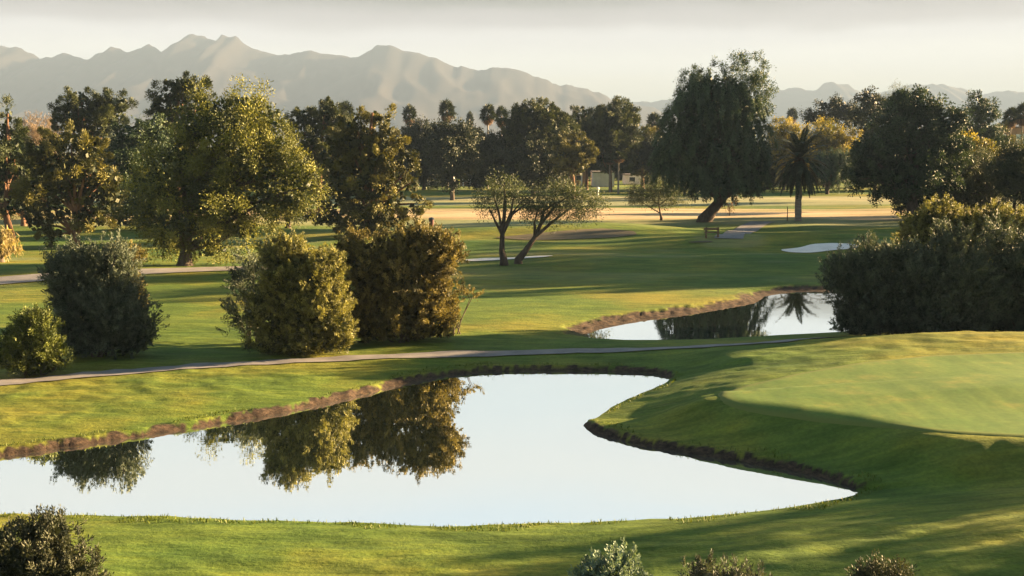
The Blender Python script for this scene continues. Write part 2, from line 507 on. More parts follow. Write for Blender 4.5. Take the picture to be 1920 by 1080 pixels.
def height(x, y, full=False):
    x = np.asarray(x, float); y = np.asarray(y, float)
    z = base_height(x, y)
    mud = np.zeros_like(x)
    near = (y > 15) & (y < 85) & (np.abs(x) < 45)
    if near.any():
        xn, yn = x[near], y[near]
        zz = z[near]; mm = np.zeros_like(zz)
        for k, P in enumerate((P1, P2)):
            s, dy = poly_sd(xn, yn, P)
            far = sstep(-0.35, 0.15, dy)            # 1 where the bank faces the camera
            wq = vnoise(xn * 1.1, yn * 1.7, 51) * 2.5
            jn = 0.5 * vnoise(xn * 0.5 + wq, yn * 0.7, 21) + 0.45 * vnoise(xn * 2.3 + yn + wq, yn * 2.3 - xn, 23) + 0.55 * vnoise(xn * 7 + wq, yn * 7, 22)
            wd = (0.34 if k == 0 else 1.5) * (1 + (0.3 if k == 0 else 0.6) * jn)
            steep = sstep(0, 1, np.clip(s / wd, 0, 1)) if k == 0 else np.clip(s / wd, 0, 1) ** 1.3
            soft = 1 - np.exp(-np.clip(s, 0, 99) / 2.2)
            lip = (0.21 if k == 0 else 0.30)
            hi = zz - WZ + 0.03
            face = np.minimum(lip, hi) * steep + np.maximum(hi - lip, 0) * sstep(0.25, 3.2 if k == 0 else 5.0, s)
            bank = WZ - 0.03 + far * face + (1 - far) * hi * soft
            floor_ = WZ - 0.03 - 0.9 * sstep(0, 3, -s)
            zz = np.where(s > 0, np.where((dy < 0) & (s < 2), np.maximum(bank, WZ - 0.03 + 0.05 * np.clip(s, 0, 1)), bank), floor_)
            band = sstep(1.12, 0.86, s / (0.33 + 0.30 * vnoise(xn * 0.8 + wq, yn * 0.8, 9) + 0.34 * vnoise(xn * 6, yn * 6 + wq, 19)) if k == 0 else s / (wd * 0.9 + 0.6 * vnoise(xn * .8, yn * .8, 8)))
            mm = np.maximum(mm, band * (far * 1.0 + (1 - far) * sstep(0.10, 0.03, s) * 0.8))
        z[near] = zz; mud[near] = mm
    return (z, mud) if full else z


def h1(x, y):
    return float(height(np.array([x]), np.array([y]))[0])


def on_ground(px, py):
    z = 0.0
    for _ in range(12):
        p = at_z(px, py, z)
        z = 0.5 * z + 0.5 * h1(p[0], p[1])
    return np.array([p[0], p[1], h1(p[0], p[1])])


def build_ground():
    ys = list(np.arange(-120, 12, 12.0)) + list(np.arange(12, 20, 0.6))
    y = 20.0
    while y < 11800:
        ys.append(y)
        y += 0.10 * (max(y, 24) / 25) ** 1.15 if y < 500 else (y - 400) * 0.06
    ys.append(11900.0)
    ys = np.array(ys)
    u = np.linspace(-1, 1, 560)
    ext = np.array([1.08, 1.2, 1.5, 2.1, 3.2, 5, 8, 14])
    u = np.concatenate([-ext[::-1], u, ext])
    W = np.maximum(15, 0.50 * ys + 3)
    Y, U = np.meshgrid(ys, u, indexing='ij')
    X = np.clip(U * W[:, None], -11900, 11900)
    # keep extension columns distinct after the clip
    Z, mud = height(X, Y, True)
    # jagged crumbling on the mud
    Z = Z + mud * (vnoise(X * 4, Y * 4, 31) * 0.06 + vnoise(X * 9, Y * 9, 32) * 0.05) * sstep(WZ - 0.02, WZ + 0.06, Z)
    nz_ = vnoise(X / 22, Y / 5, 41)
    yy = Y + nz_ * 7
    dry = sstep(131, 136, yy) * sstep(163, 157, yy) + sstep(184, 187, yy) * sstep(197, 193, yy) * 0.7
    dry *= sstep(-70, -30, X + 0 * Y) * 0.6 + 0.4
    dry = dry * np.clip(0.85 + vnoise(X / 16, Y / 3, 43) * 1.3, 0, 1)
    worn = sstep(118, 126, yy) * sstep(136, 131, yy) * 0.55 + sstep(168, 172, yy) * sstep(205, 200, yy) * 0.75
    worn = worn + sstep(0.12, 0.3, vnoise(X / 6, Y / 3, 44)) * sstep(60, 85, Y) * sstep(130, 100, Y) * 0.25
    far = sstep(600, 1500, Y)
    dry = dry * (1 - far) + far * 0.5
    nr, nc = Y.shape
    idx = np.arange(nr * nc).reshape(nr, nc)
    F = np.stack([idx[:-1, :-1], idx[:-1, 1:], idx[1:, 1:], idx[1:, :-1]], -1).reshape(-1, 4)
    V = np.stack([X, Y, Z], -1).reshape(-1, 3)
    o = make_mesh('ground', V, F, M['ground'], attrs={'mud': mud.ravel(), 'dry': np.clip(dry, 0, 1).ravel(), 'worn': np.clip(worn, 0, 1).ravel()}, smooth=True)
    return tag(o, kind='structure')


build_ground()


def water(name, P):
    # a sheet a little larger than the pond; the banks cover its rim
    x0, y0 = P.min(0) - 1.0; x1, y1 = P.max(0) + 1.0
    n = 40
    X, Y = np.meshgrid(np.linspace(x0, x1, n), np.linspace(y0, y1, n), indexing='ij')
    s, _ = poly_sd(X, Y, P)
    V = np.stack([X, Y, np.full_like(X, WZ)], -1).reshape(-1, 3)
    idx = np.arange(n * n).reshape(n, n)
    F = np.stack([idx[:-1, :-1], idx[1:, :-1], idx[1:, 1:], idx[:-1, 1:]], -1).reshape(-1, 4)
    sm = s.ravel()[F].min(1) < 1.2
    o = make_mesh(name, V, F[sm], M['water'])
    return tag(o, kind='structure')


water('pond_water', P1)
water('pond_water', P2)


def blob_sheet(name, pts_px, mat, lift, rings=14, fringe=False, dip=0.0, sub=3):
    W = np.array([on_ground(*p)[:2] for p in pts_px])
    Q = densify(W, max(0.3, np.linalg.norm(W.max(0) - W.min(0)) / 110), 0.0, 5)
    c = Q.mean(0)
    V = []; fr = []
    n = len(Q)
    ts = np.linspace(0, 1, rings + 1)[1:]
    allp = [c[None]] + [c + (Q - c) * t for t in ts]
    A = np.concatenate(allp)
    Z = height(A[:, 0], A[:, 1]) + lift
    fr = np.concatenate([[0.0]] + [np.full(n, float(sstep(0.93, 0.985, t))) for t in ts])
    if fringe:
        Z[-n:] -= lift + 0.02
    V = np.column_stack([A, Z])
    F = []
    for r in range(1, rings):
        for k in range(n):
            a = 1 + (r - 1) * n + k; b = 1 + (r - 1) * n + (k + 1) % n
            F.append((a, b, b + n, a + n))
    for k in range(0, n):
        F.append((0, 0, 1 + k, 1 + (k + 1) % n))
    F = [f for f in F if f[0] != f[1]]
    tri = [(0, 1 + (k + 1) % n, 1 + k) for k in range(n)]
    me = bpy.data.meshes.new(name)
    me.from_pydata([tuple(v) for v in V], [], F + tri)
    me.materials.append(mat)
    at = me.attributes.new('fringe', 'FLOAT', 'POINT'); at.data.foreach_set('value', fr.astype(np.float32))
    me.polygons.foreach_set('use_smooth', np.full(len(me.polygons), True))
    o = bpy.data.objects.new(name, me); col.objects.link(o)
    return tag(o, kind='structure')


blob_sheet('putting_green', GREEN, M['green'], 0.03, rings=44, fringe=True)
blob_sheet('sand_bunker', [(1460, 469), (1500, 465), (1522, 458), (1560, 456), (1600, 458), (1622, 463), (1600, 467), (1560, 470), (1515, 475), (1480, 474)], M['sand'], 0.05, rings=14)
blob_sheet('sand_bunker', [(868, 488), (905, 485), (960, 484), (1000, 481), (1042, 480), (1020, 483), (975, 486), (930, 489), (880, 491)], M['sand'], 0.05, rings=14)
blob_sheet('sand_bunker', [(925, 446), (990, 440), (1060, 433), (1130, 429), (1190, 434), (1195, 441), (1150, 446), (1080, 449), (1000, 451)], M['shadesand'], 0.05, rings=14)
blob_sheet('sand_bunker', [(1285, 455), (1305, 453), (1330, 452), (1342, 454), (1322, 455.5), (1298, 456)], M['shadesand'], 0.05, rings=10)


def ribbon(name, pts_px, width, mat, lift=0.035):
    W = np.array([on_ground(*p)[:2] for p in pts_px])
    pts = []
    for i in range(len(W) - 1):
        k = max(2, int(np.linalg.norm(W[i + 1] - W[i]) / 0.5))
        for j in range(k): pts.append(W[i] + (W[i + 1] - W[i]) * j / k)
    pts.append(W[-1]); pts = np.array(pts)
    for _ in range(12):
        pts[1:-1] = (pts[:-2] + 2 * pts[1:-1] + pts[2:]) / 4
    t = np.gradient(pts, axis=0); t /= np.linalg.norm(t, axis=1)[:, None]
    nn = np.stack([-t[:, 1], t[:, 0]], 1)
    cols = np.linspace(-0.5, 0.5, 7)
    A = (pts[:, None, :] + nn[:, None, :] * cols[None, :, None] * width).reshape(-1, 2)
    Z = height(A[:, 0], A[:, 1]) + lift
    V = np.column_stack([A, Z])
    m = len(cols)
    idx = np.arange(len(pts) * m).reshape(len(pts), m)
    F = np.stack([idx[:-1, :-1], idx[:-1, 1:], idx[1:, 1:], idx[1:, :-1]], -1).reshape(-1, 4)[:, ::-1]
    o = make_mesh(name, V, F, mat, smooth=True)
    return tag(o, kind='structure')


ribbon('path', [(-500, 775), (-200, 742), (0, 719), (100, 711), (250, 697), (500, 680), (700, 671), (960, 663), (1150, 657), (1300, 651), (1420, 646), (1560, 638), (1660, 632)], 1.0, M['concrete'])
ribbon('path', [(-300, 552), (0, 528), (90, 520), (250, 511), (450, 504), (640, 500)], 2.6, M['concrete'], 0.06)
ribbon('path', [(1366, 448), (1384, 437), (1405, 427), (1430, 416)], 2.4, M['concrete'], 0.05)


# ------------------------------------------------------------------ mountains
def mountain(name, prof, Y, thick, seed, mat, xpad=0):
    px = np.array([p[0] for p in prof], float); py = np.array([p[1] for p in prof], float)
    xs = (px - 960) / FPX * Y / CP * 1.0
    # world x and height of every profile point at distance Y
    W = np.array([at_y(a, b, Y) for a, b in prof])
    X = np.arange(W[0, 0], W[-1, 0], 11.0)
    H = np.interp(X, W[:, 0], W[:, 2])
    H = H + vnoise(X / 60, X * 0 + 1, seed) * 16 + vnoise(X / 27, X * 0 + 5, seed) * 12 + vnoise(X / 13, X * 0 + 9, seed) * 5
    v = np.concatenate([np.linspace(-1, -0.02, 90), [0], np.linspace(0.03, 1, 26)])
    VV, XX = np.meshgrid(v, X, indexing='ij')
    HH = np.interp(XX + (vnoise(XX / 300, VV * 3, seed + 7)) * 260 * np.abs(VV), X, H)
    YY = Y + VV * thick + vnoise(XX / 350, VV * 0, seed + 3) * 300 * (1 - np.abs(VV))
    rid = 1 - np.abs(2 * vnoise(XX / 210 + VV * 1.2, VV * 2.2, seed + 1)) * 1.0
    rid2 = 1 - np.abs(2 * vnoise(XX / 80, VV * 5, seed + 2))
    fall = (1 - np.abs(VV)) ** 1.25
    cut = np.abs(VV) ** 0.7 * (1 - np.abs(VV))
    rid = rid + 0.35 * vnoise(XX / 40, VV * 9, seed + 5)
    ZZ = HH * (fall + cut * (0.26 * (rid - 0.7) + 0.20 * (rid2 - 0.7)))
    ZZ = np.maximum(ZZ, -0.3) - 0.4
    nr, nc = ZZ.shape
    idx = np.arange(nr * nc).reshape(nr, nc)
    F = np.stack([idx[:-1, :-1], idx[:-1, 1:], idx[1:, 1:], idx[1:, :-1]], -1).reshape(-1, 4)
    o = make_mesh(name, np.stack([XX, YY, ZZ], -1).reshape(-1, 3), F, mat, smooth=True)
    return tag(o, kind='structure')


def rock_mat():
    m, n, o = new_mat('mountain_rock')
    g = N(n, 'ShaderNodeNewGeometry'); s = N(n, 'ShaderNodeSeparateXYZ')
    n.links.new(g.outputs['Position'], s.inputs[0])
    nf = noise(n, 0.004, 8, 0.65)
    ma = N(n, 'ShaderNodeMath', operation='MULTIPLY_ADD', inp={1: 260.0}); n.links.new(nf, ma.inputs[0]); n.links.new(s.outputs[2], ma.inputs[2])
    mr = N(n, 'ShaderNodeMapRange', inp={1: 110.0, 2: 420.0}); n.links.new(ma.outputs[0], mr.inputs[0])
    c = ramp(n, mr.outputs[0], [(0, (0.055, 0.045, 0.036)), (0.5, (0.026, 0.022, 0.019)), (1, (0.020, 0.018, 0.017))])  # paler foot: tan scrub, with denser low haze put into the colour
    d = N(n, 'ShaderNodeBsdfPrincipled', inp={'Roughness': 0.95, 'Specular IOR Level': 0.1})
    n.links.new(c, d.inputs['Base Color']); n.links.new(d.outputs[0], o.inputs[0])
    return m


M['rock'] = rock_mat()
mountain('mountains', [(-1200, 278), (-900, 170), (-600, 110), (-300, 120), (-100, 95), (0, 86), (40, 91), (75, 106), (110, 100), (150, 113), (195, 88), (230, 91), (265, 81), (287, 95), (320, 76), (350, 57), (385, 70), (395, 72),
                       (405, 60), (430, 68), (460, 84), (500, 99), (540, 98), (590, 96), (620, 103), (670, 107), (708, 82), (740, 92), (780, 104), (850, 122), (900, 131), (948, 124), (990, 138), (1050, 156), (1100, 169),
                       (1125, 170), (1160, 188), (1220, 200), (1300, 225), (1400, 260), (1460, 279)], 4600, 1500, 11, M['rock'])
mountain('mountains', [(700, 279), (1000, 220), (1150, 192), (1190, 192), (1240, 189), (1300, 196), (1380, 186), (1440, 180), (1470, 164), (1500, 165), (1525, 170), (1538, 156), (1552, 153), (1580, 160), (1605, 173), (1650, 178), (1700, 162), (1760, 155), (1790, 157),
                       (1830, 165), (1850, 176), (1880, 171), (1920, 173), (1990, 160), (2080, 175), (2250, 205), (2500, 240), (2800, 279)], 6300, 1500, 23, M['rock'])

# ------------------------------------------------------------------ foliage
def shoots(blobs, rg, cover, L, W, nper, sl, sr, mode, surf=0.55, zmin=None, fill=0.0):
    """leaf quads on many short shoots spread through ellipsoids; blobs are (x,y,z,rx,ry,rz)"""
    C = []; O = []
    cover = cover * 1.3
    larea = 0.55 * L * W
    for (x, y, z, rx, ry, rz) in blobs:
        nleaf = cover * math.pi * max(rx, 0.05) * max(rz, 0.05) / larea
        nc = max(1 if rx < 0.6 else 3, int(nleaf / nper + 0.5))
        d = rg.normal(size=(nc, 3)); d /= np.linalg.norm(d, axis=1)[:, None]
        r = rg.random(nc) ** (1 / 3.0)
        r = r * (1 - surf) + (0.86 + 0.18 * rg.random(nc)) * surf
        wob = 1 + 0.14 * np.sin(d[:, 0] * 5 + x) * np.cos(d[:, 2] * 6 + z)
        rad = np.array([rx, ry, rz])
        C.append(np.array([x, y, z]) + d * (r * wob)[:, None] * rad)
        o = d / rad; o /= np.linalg.norm(o, axis=1)[:, None]
        O.append(o)
    C = np.concatenate(C); O = np.concatenate(O)
    n = len(C)
    if mode == 'droop':
        D = O * 0.35 + np.array([0, 0, -1.0]) + rg.normal(size=(n, 3)) * 0.12
    elif mode == 'up':
        D = O * 0.7 + np.array([0, 0, 0.8]) + rg.normal(size=(n, 3)) * 0.35
    elif mode == 'pine':
        D = O * 0.9 + np.array([0, 0, 0.45]) + rg.normal(size=(n, 3)) * 0.4
    else:
        D = O * 0.7 + rg.normal(size=(n, 3)) * 0.7
    if mode == 'droop': C = C + np.array([0, 0, 0.35 * sl])
    D /= np.linalg.norm(D, axis=1)[:, None]
    sc_ = 0.6 + 0.8 * rg.random(n)
    ctone = rg.random(n)
    k = nper
    t = rg.random((n, k)) ** 0.8
    P = C[:, None, :] + D[:, None, :] * (t * sl)[:, :, None] * sc_[:, None, None]
    off = rg.normal(size=(n, k, 3)); off /= np.linalg.norm(off, axis=2)[:, :, None]
    taper = (1.15 - 0.7 * t) if mode in ('up', 'pine', 'droop') else np.ones_like(t)
    P = P + off * (sr * (rg.random((n, k)) ** 0.5) * taper)[:, :, None] * sc_[:, None, None]
    P = P.reshape(-1, 3); off = off.reshape(-1, 3)
    Dr = np.repeat(D, k, 0); Or = np.repeat(O, k, 0)
    A = Dr * (1.0 if mode != 'feather' else 0.3) + off * 0.7 + rg.normal(size=P.shape) * 0.35
    A /= np.linalg.norm(A, axis=1)[:, None]
    Nn = off * 1.0 + Or * 0.6 + rg.normal(size=P.shape) * 0.32
    B = np.cross(A, Nn); B /= np.linalg.norm(B, axis=1)[:, None] + 1e-9
    s = (0.65 + 0.7 * rg.random(len(P)))[:, None]
    tone = np.clip(0.78 * np.repeat(ctone, k) ** 1.2 + 0.25 * rg.random(len(P)), 0, 1)
    if zmin is not None:
        keep = P[:, 2] > zmin
        P, A, B, s, tone = P[keep], A[keep], B[keep], s[keep], tone[keep]
    V = np.stack([P - A * s * L * 0.5, P + B * s * W * 0.5, P + A * s * L * 0.5, P - B * s * W * 0.5], 1)
    V = V.reshape(-1, 3); T = np.repeat(tone, 4)
    if fill:      # broad leaves added inside to block light, toned dark as the shaded core
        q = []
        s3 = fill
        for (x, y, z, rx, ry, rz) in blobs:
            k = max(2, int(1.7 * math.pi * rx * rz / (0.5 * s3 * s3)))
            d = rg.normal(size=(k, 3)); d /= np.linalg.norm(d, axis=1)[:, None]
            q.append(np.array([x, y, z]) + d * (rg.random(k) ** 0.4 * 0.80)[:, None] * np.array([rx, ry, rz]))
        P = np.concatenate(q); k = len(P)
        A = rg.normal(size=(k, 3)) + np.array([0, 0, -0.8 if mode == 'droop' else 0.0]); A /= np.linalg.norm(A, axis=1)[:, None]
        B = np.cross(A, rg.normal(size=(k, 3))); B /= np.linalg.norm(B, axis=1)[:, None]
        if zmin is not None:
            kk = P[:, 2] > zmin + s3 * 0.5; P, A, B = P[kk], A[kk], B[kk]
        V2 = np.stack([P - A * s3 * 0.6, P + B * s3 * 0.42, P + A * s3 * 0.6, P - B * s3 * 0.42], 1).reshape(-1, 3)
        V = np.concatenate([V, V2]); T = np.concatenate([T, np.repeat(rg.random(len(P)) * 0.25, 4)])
    return V, T


def leaf_obj(name, V, tone, mat, parent, lbl=None):
    F = np.arange(len(V), dtype=np.int32).reshape(-1, 4)
    return make_mesh(name, V, F, mat, parent, attrs={'tone': tone})


KIND = {  # mat, mode, leaf length, width, per shoot, shoot length, shoot radius, cover, surface bias, bark, inner leaf size
    'pine': ('pine', 'pine', 0.26, 0.075, 230, 0.70, 0.64, 3.4, 0.9, 'barkr', 0.5),
    'pinesunlit': ('pine_sunlit', 'pine', 0.26, 0.08, 230, 0.80, 0.55, 3.6, 0.9, 'barkr', 0.45),
    'dark': ('dark', 'feather', 0.26, 0.13, 120, 0.6, 0.70, 3.8, 0.7, 'bark', 0.5),
    'belt': ('belt', 'feather', 0.36, 0.17, 110, 0.8, 1.0, 3.8, 0.7, 'bark', 0.8),
    'beltpine': ('pine', 'pine', 0.36, 0.12, 150, 0.9, 0.85, 3.6, 0.8, 'barkr', 0.7),
    'beltsunlit': ('pine_sunlit', 'pine', 0.36, 0.12, 150, 0.9, 0.85, 3.6, 0.8, 'barkr', 0.7),
    'yellow': ('yellow', 'feather', 0.30, 0.13, 110, 0.8, 0.8, 3.6, 0.75, 'bark', 0.6),
    'mesquite': ('mesquite', 'feather', 0.17, 0.07, 300, 0.9, 0.72, 4.0, 0.85, 'bark', 0.35),
    'feather': ('feather', 'feather', 0.16, 0.045, 40, 0.7, 0.40, 1.7, 0.5, 'bark', 0.0),
    'weep': ('weep', 'droop', 0.24, 0.075, 190, 1.9, 0.50, 4.0, 0.75, 'bark', 0.45),
    'olive': ('olive', 'feather', 0.18, 0.065, 90, 0.6, 0.50, 3.4, 0.7, 'bark', 0.3),
    'gum': ('gum', 'droop', 0.24, 0.08, 60, 0.9, 0.6, 2.8, 0.6, 'bark', 0.3),
    'bare': ('bare', 'up', 0.40, 0.035, 20, 0.9, 0.4, 1.6, 0.6, 'barkr', 0.0),
    'rust': ('rust', 'feather', 0.24, 0.10, 30, 0.6, 0.5, 2.0, 0.5, 'barkr', 0.0),
    'straw': ('straw', 'droop', 0.5, 0.05, 30, 1.0, 0.2, 4.0, 0.7, 'bark', 0.2),
    'olean': ('olean', 'up', 0.095, 0.034, 70, 0.42, 0.16, 4.6, 0.88, 'bark', 0.22),
    'oleanb': ('oleanb', 'up', 0.095, 0.034, 70, 0.42, 0.16, 4.6, 0.88, 'bark', 0.22),
    'oleang': ('oleang', 'up', 0.10, 0.032, 75, 0.60, 0.16, 4.6, 0.88, 'bark', 0.22),
    'leafy': ('leafy', 'up', 0.085, 0.034, 60, 0.36, 0.17, 4.6, 0.88, 'bark', 0.22),
    'brown': ('brown', 'up', 0.12, 0.038, 70, 0.36, 0.17, 4.6, 0.88, 'bark', 0.16),
    'sage': ('sage', 'up', 0.055, 0.022, 40, 0.20, 0.07, 4.5, 0.8, 'bark', 0.08),
    'greybush': ('greybush', 'up', 0.07, 0.016, 40, 0.26, 0.07, 4.0, 0.8, 'bark', 0.08),
}


def trunk_mesh(mb, pts, r0, r1, limbs, rg, nlimb_r=0.45):
    pts = [np.array(p, float) for p in pts]
    n = len(pts)
    rad = [r0 + (r1 - r0) * (i / (n - 1)) ** 0.8 for i in range(n)]
    flare = [pts[0] + np.array([0, 0, -0.25]), pts[0] + np.array([0, 0, 0.25])]
    mb.tube([flare[0], flare[1]] + pts[1:], [r0 * 1.5, r0 * 1.08] + rad[1:], 10, 0.12, int(rg.integers(1e6)))
    for L in limbs:
        L = np.array(L)
        k = min(n - 1, max(1, int((0.35 + 0.65 * rg.random()) * (n - 1))))
        zt = L[2] * 0.62
        cand = [i for i in range(1, n) if pts[i][2] <= max(zt, pts[1][2] + 0.01)]
        s = pts[cand[-1]] if cand else pts[k]
        mid = s * 0.5 + L * 0.5 + np.array([0, 0, 0.06 * np.linalg.norm(L - s)]) + rg.normal(size=3) * 0.10 * np.linalg.norm(L - s) * 0.4
        rr = r1 + (r0 - r1) * 0.32
        mb.tube([s, s * 0.65 + mid * 0.35, mid, mid * 0.4 + L * 0.6, L], [rr, rr * 0.85, rr * 0.6, rr * 0.4, rr * 0.12], 6, 0.15, int(rg.integers(1e6)))


def tree(name, label, cat, base, blobs_px, kind, Y=None, trunk=None, r0=0.28, group=None, seed=0, depth=1.0, cover=None, zmin=None,
         crown='crown', extra=None, limb_every=1, noise_blobs=0, name_trunk='trunk'):
    """base: pixel of the foot (or None with Y given); blobs_px: (cx,cy,rx,ry[,dy m]) in pixels at the tree's own distance"""
    rg = np.random.default_rng(seed + 100)
    if Y is None:
        g = on_ground(*base)
    else:
        p = at_y(base[0], base[1], Y); g = np.array([p[0], Y, h1(p[0], Y)])
    Yb = g[1]
    s = Yb / FPX / CP
    s = np.linalg.norm(at_y(1000, 300, Yb) - at_y(960, 300, Yb)) / 40
    B = []
    for b in blobs_px:
        c = at_y(b[0], b[1], Yb)
        rx, rz = b[2] * s, b[3] * s
        if kind == 'weep': rx *= 1.15
        ry = min(max(rx, rz), 1.3 * rx) * depth
        dy = b[4] if len(b) > 4 else float(rg.normal() * 0.25 * ry)
        B.append((c[0] - g[0], dy, c[2] - g[2], rx, ry, rz))
        for _ in range(noise_blobs):
            q = rg.random() * 6.28
            B.append((c[0] - g[0] + rx * 0.75 * math.cos(q), dy + rg.normal() * ry * 0.5, c[2] - g[2] + rz * 0.75 * math.sin(q), rx * 0.38, ry * 0.38, rz * 0.38))
    e = empty(name, g, label, cat, group)
    mt, mode, L, W, nper, sl, sr, cov, surf, bark, fill = KIND[kind]
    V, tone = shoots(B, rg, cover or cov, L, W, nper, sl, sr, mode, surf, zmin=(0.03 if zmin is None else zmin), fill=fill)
    if extra:
        for ex in extra:
            V2, t2 = shoots([(at_y(b[0], b[1], Yb)[0] - g[0], 0.0, at_y(b[0], b[1], Yb)[2] - g[2], b[2] * s, b[2] * s, b[3] * s) for b in ex[0]], rg, ex[1], L, W, 50, 0.7, 0.5, 'feather', surf, zmin=0.03)
            V = np.concatenate([V, V2]); tone = np.concatenate([tone, t2])
    leaf_obj(crown, V, tone, M[mt], e)
    mb = MB()
    if trunk is None:
        top = max(B, key=lambda b: b[2] + b[5])
        tz = top[2] + 0.3 * top[5]
        tp = [(0, 0, 0)]
        for i in range(1, 6):
            f = i / 5
            tp.append((top[0] * f * f * 0.8 + rg.normal() * 0.12, rg.normal() * 0.12, tz * f))
    else:
        tp = [(0, 0, 0)]
        for (a, b) in trunk:
            c = at_y(a, b, Yb); tp.append((c[0] - g[0], float(rg.normal() * 0.1), c[2] - g[2]))
    big = [b[:3] for b in B[::limb_every] if b[3] > 0.3][:26]
    trunk_mesh(mb, tp, r0, r0 * 0.25, big, rg)
    mb.build(name_trunk, M[bark], e, smooth=True)
    return e


def auto_blobs(x, ytop, hw, ybot, rg, n=9):
    out_ = [(x + rg.normal() * hw * 0.1, ytop + hw * 0.55, hw * 0.62, hw * 0.5)]
    H = ybot - ytop
    for i in range(n):
        f = (i + 0.5) / n
        yy = ytop + 0.2 * H + f * 0.75 * H
        wdt = hw * (0.55 + 0.5 * math.sin(math.pi * min(1, 0.25 + f * 0.75)))
        sd_ = (-1) ** i
        out_.append((x + sd_ * wdt * rg.uniform(0.25, 0.62), yy + rg.normal() * 3, wdt * rg.uniform(0.42, 0.62), min(H * 0.2, hw * 0.5) * rg.uniform(0.7, 1.1)))
    out_.append((x, ytop + H * 0.5, hw * 0.6, H * 0.36))
    return out_


def bush(name, label, base, blobs_px, kind, Y=None, fine=1.0, seed=0, cover=None, group=None, depth=0.85, stems=7, cat='bush', r0=0.05, extra=None):
    rg = np.random.default_rng(seed + 500)
    if Y is None: g = on_ground(*base)
    else:
        p = at_y(base[0], base[1], Y); g = np.array([p[0], Y, h1(p[0], Y)])
    Yb = g[1]
    s = np.linalg.norm(at_y(1000, 300, Yb) - at_y(960, 300, Yb)) / 40
    B = []
    for b in blobs_px:
        c = at_y(b[0], b[1], Yb); rx, rz = b[2] * s, b[3] * s
        ry = min(max(rx, rz), 1.3 * rx) * depth
        dy = b[4] if len(b) > 4 else float(rg.normal() * 0.2 * ry)
        B.append((c[0] - g[0], dy, c[2] - g[2], rx, ry, rz))
    # smaller swellings over the big ones so the outline is uneven
    big = list(B); B = [(x, y, z, rx * 0.88, ry * 0.88, rz * 0.88) for (x, y, z, rx, ry, rz) in big]
    for (x, y, z, rx, ry, rz) in big:
        for _ in range(10 if rx > 0.6 else 3):
            d = rg.normal(size=3); d /= np.linalg.norm(d)
            q = rg.uniform(0.16, 0.34); f = rg.uniform(0.80, 1.02)
            B.append((x + d[0] * rx * f, y + d[1] * ry * f, z + d[2] * rz * f, rx * q, ry * q, rz * q * rg.uniform(1.1, 1.7)))
    e = empty(name, g, label, cat, group)
    mt, mode, L, W, nper, sl, sr, cov, surf, bark, fill = KIND[kind]
    L *= fine; W *= fine; sl *= 0.4 + 0.6 * fine; sr *= 0.5 + 0.5 * fine
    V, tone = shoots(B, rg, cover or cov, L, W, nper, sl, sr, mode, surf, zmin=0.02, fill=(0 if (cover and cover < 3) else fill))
    leaf_obj('foliage', V, tone, M[mt], e)
    mb = MB()
    for i in range(stems):
        b = B[int(rg.integers(len(blobs_px)))]
        a = rg.uniform(0, 6.28); f = rg.uniform(0.3, 0.7)
        tip = np.array([b[0] + b[3] * f * math.cos(a), b[1] + b[4] * f * math.sin(a), b[2] + b[5] * 0.5])
        st = np.array([rg.normal() * 0.25, rg.normal() * 0.25, -0.15])
        mid = (st * 0.6 + tip * 0.4) + rg.normal(size=3) * 0.12
        mb.tube([st, mid, tip * 0.8 + mid * 0.2, tip], [r0, r0 * 0.7, r0 * 0.45, r0 * 0.15], 6, 0.1, i)
    mb.build('stem', M[bark], e, smooth=True)
    return e


# ------------------------------------------------------------------ palms
def frond(P, A, L, droop, rg, n=16, leaflet=0.55, wid=0.05):
    """one pinnate frond: returns leaf quads; starts at P in direction A"""
    V = []
    A = A / np.linalg.norm(A)
    side = np.cross(A, (0, 0, 1)); ns_ = np.linalg.norm(side)
    side = side / ns_ if ns_ > 1e-3 else np.array([1.0, 0, 0])
    p = P.copy(); d = A.copy(); st = L / n
    pts = []
    for i in range(n + 1):
        pts.append(p.copy())
        d = d + np.array([0, 0, -droop / n * (0.6 + 1.3 * i / n)]); d /= np.linalg.norm(d)
        p = p + d * st
    for i in range(n):
        a, b = pts[i], pts[i + 1]
        up = np.cross(side, b - a); up /= np.linalg.norm(up) + 1e-9
        r = 0.035 * (1 - i / n) + 0.008
        V += [a - side * r, a + side * r, b + side * r, b - side * r]
        f = i / n
        ll = leaflet * math.sin(math.pi * min(1, 0.18 + 0.82 * f)) ** 0.6 * (1.0 if f < .8 else 1.1 - f * .4)
        for sgn in (-1, 1):
            for q in (0.25, 0.75):
                c = a + (b - a) * q
                t = side * sgn * 0.8 + (b - a) / st * 0.65 + up * 0.15 - np.array([0, 0, 0.25]) + rg.normal(size=3) * 0.07
                t /= np.linalg.norm(t)
                ww = np.cross(t, up) * wid
                V += [c, c + t * ll * 0.4 + ww, c + t * ll, c + t * ll * 0.4 - ww]
    return V


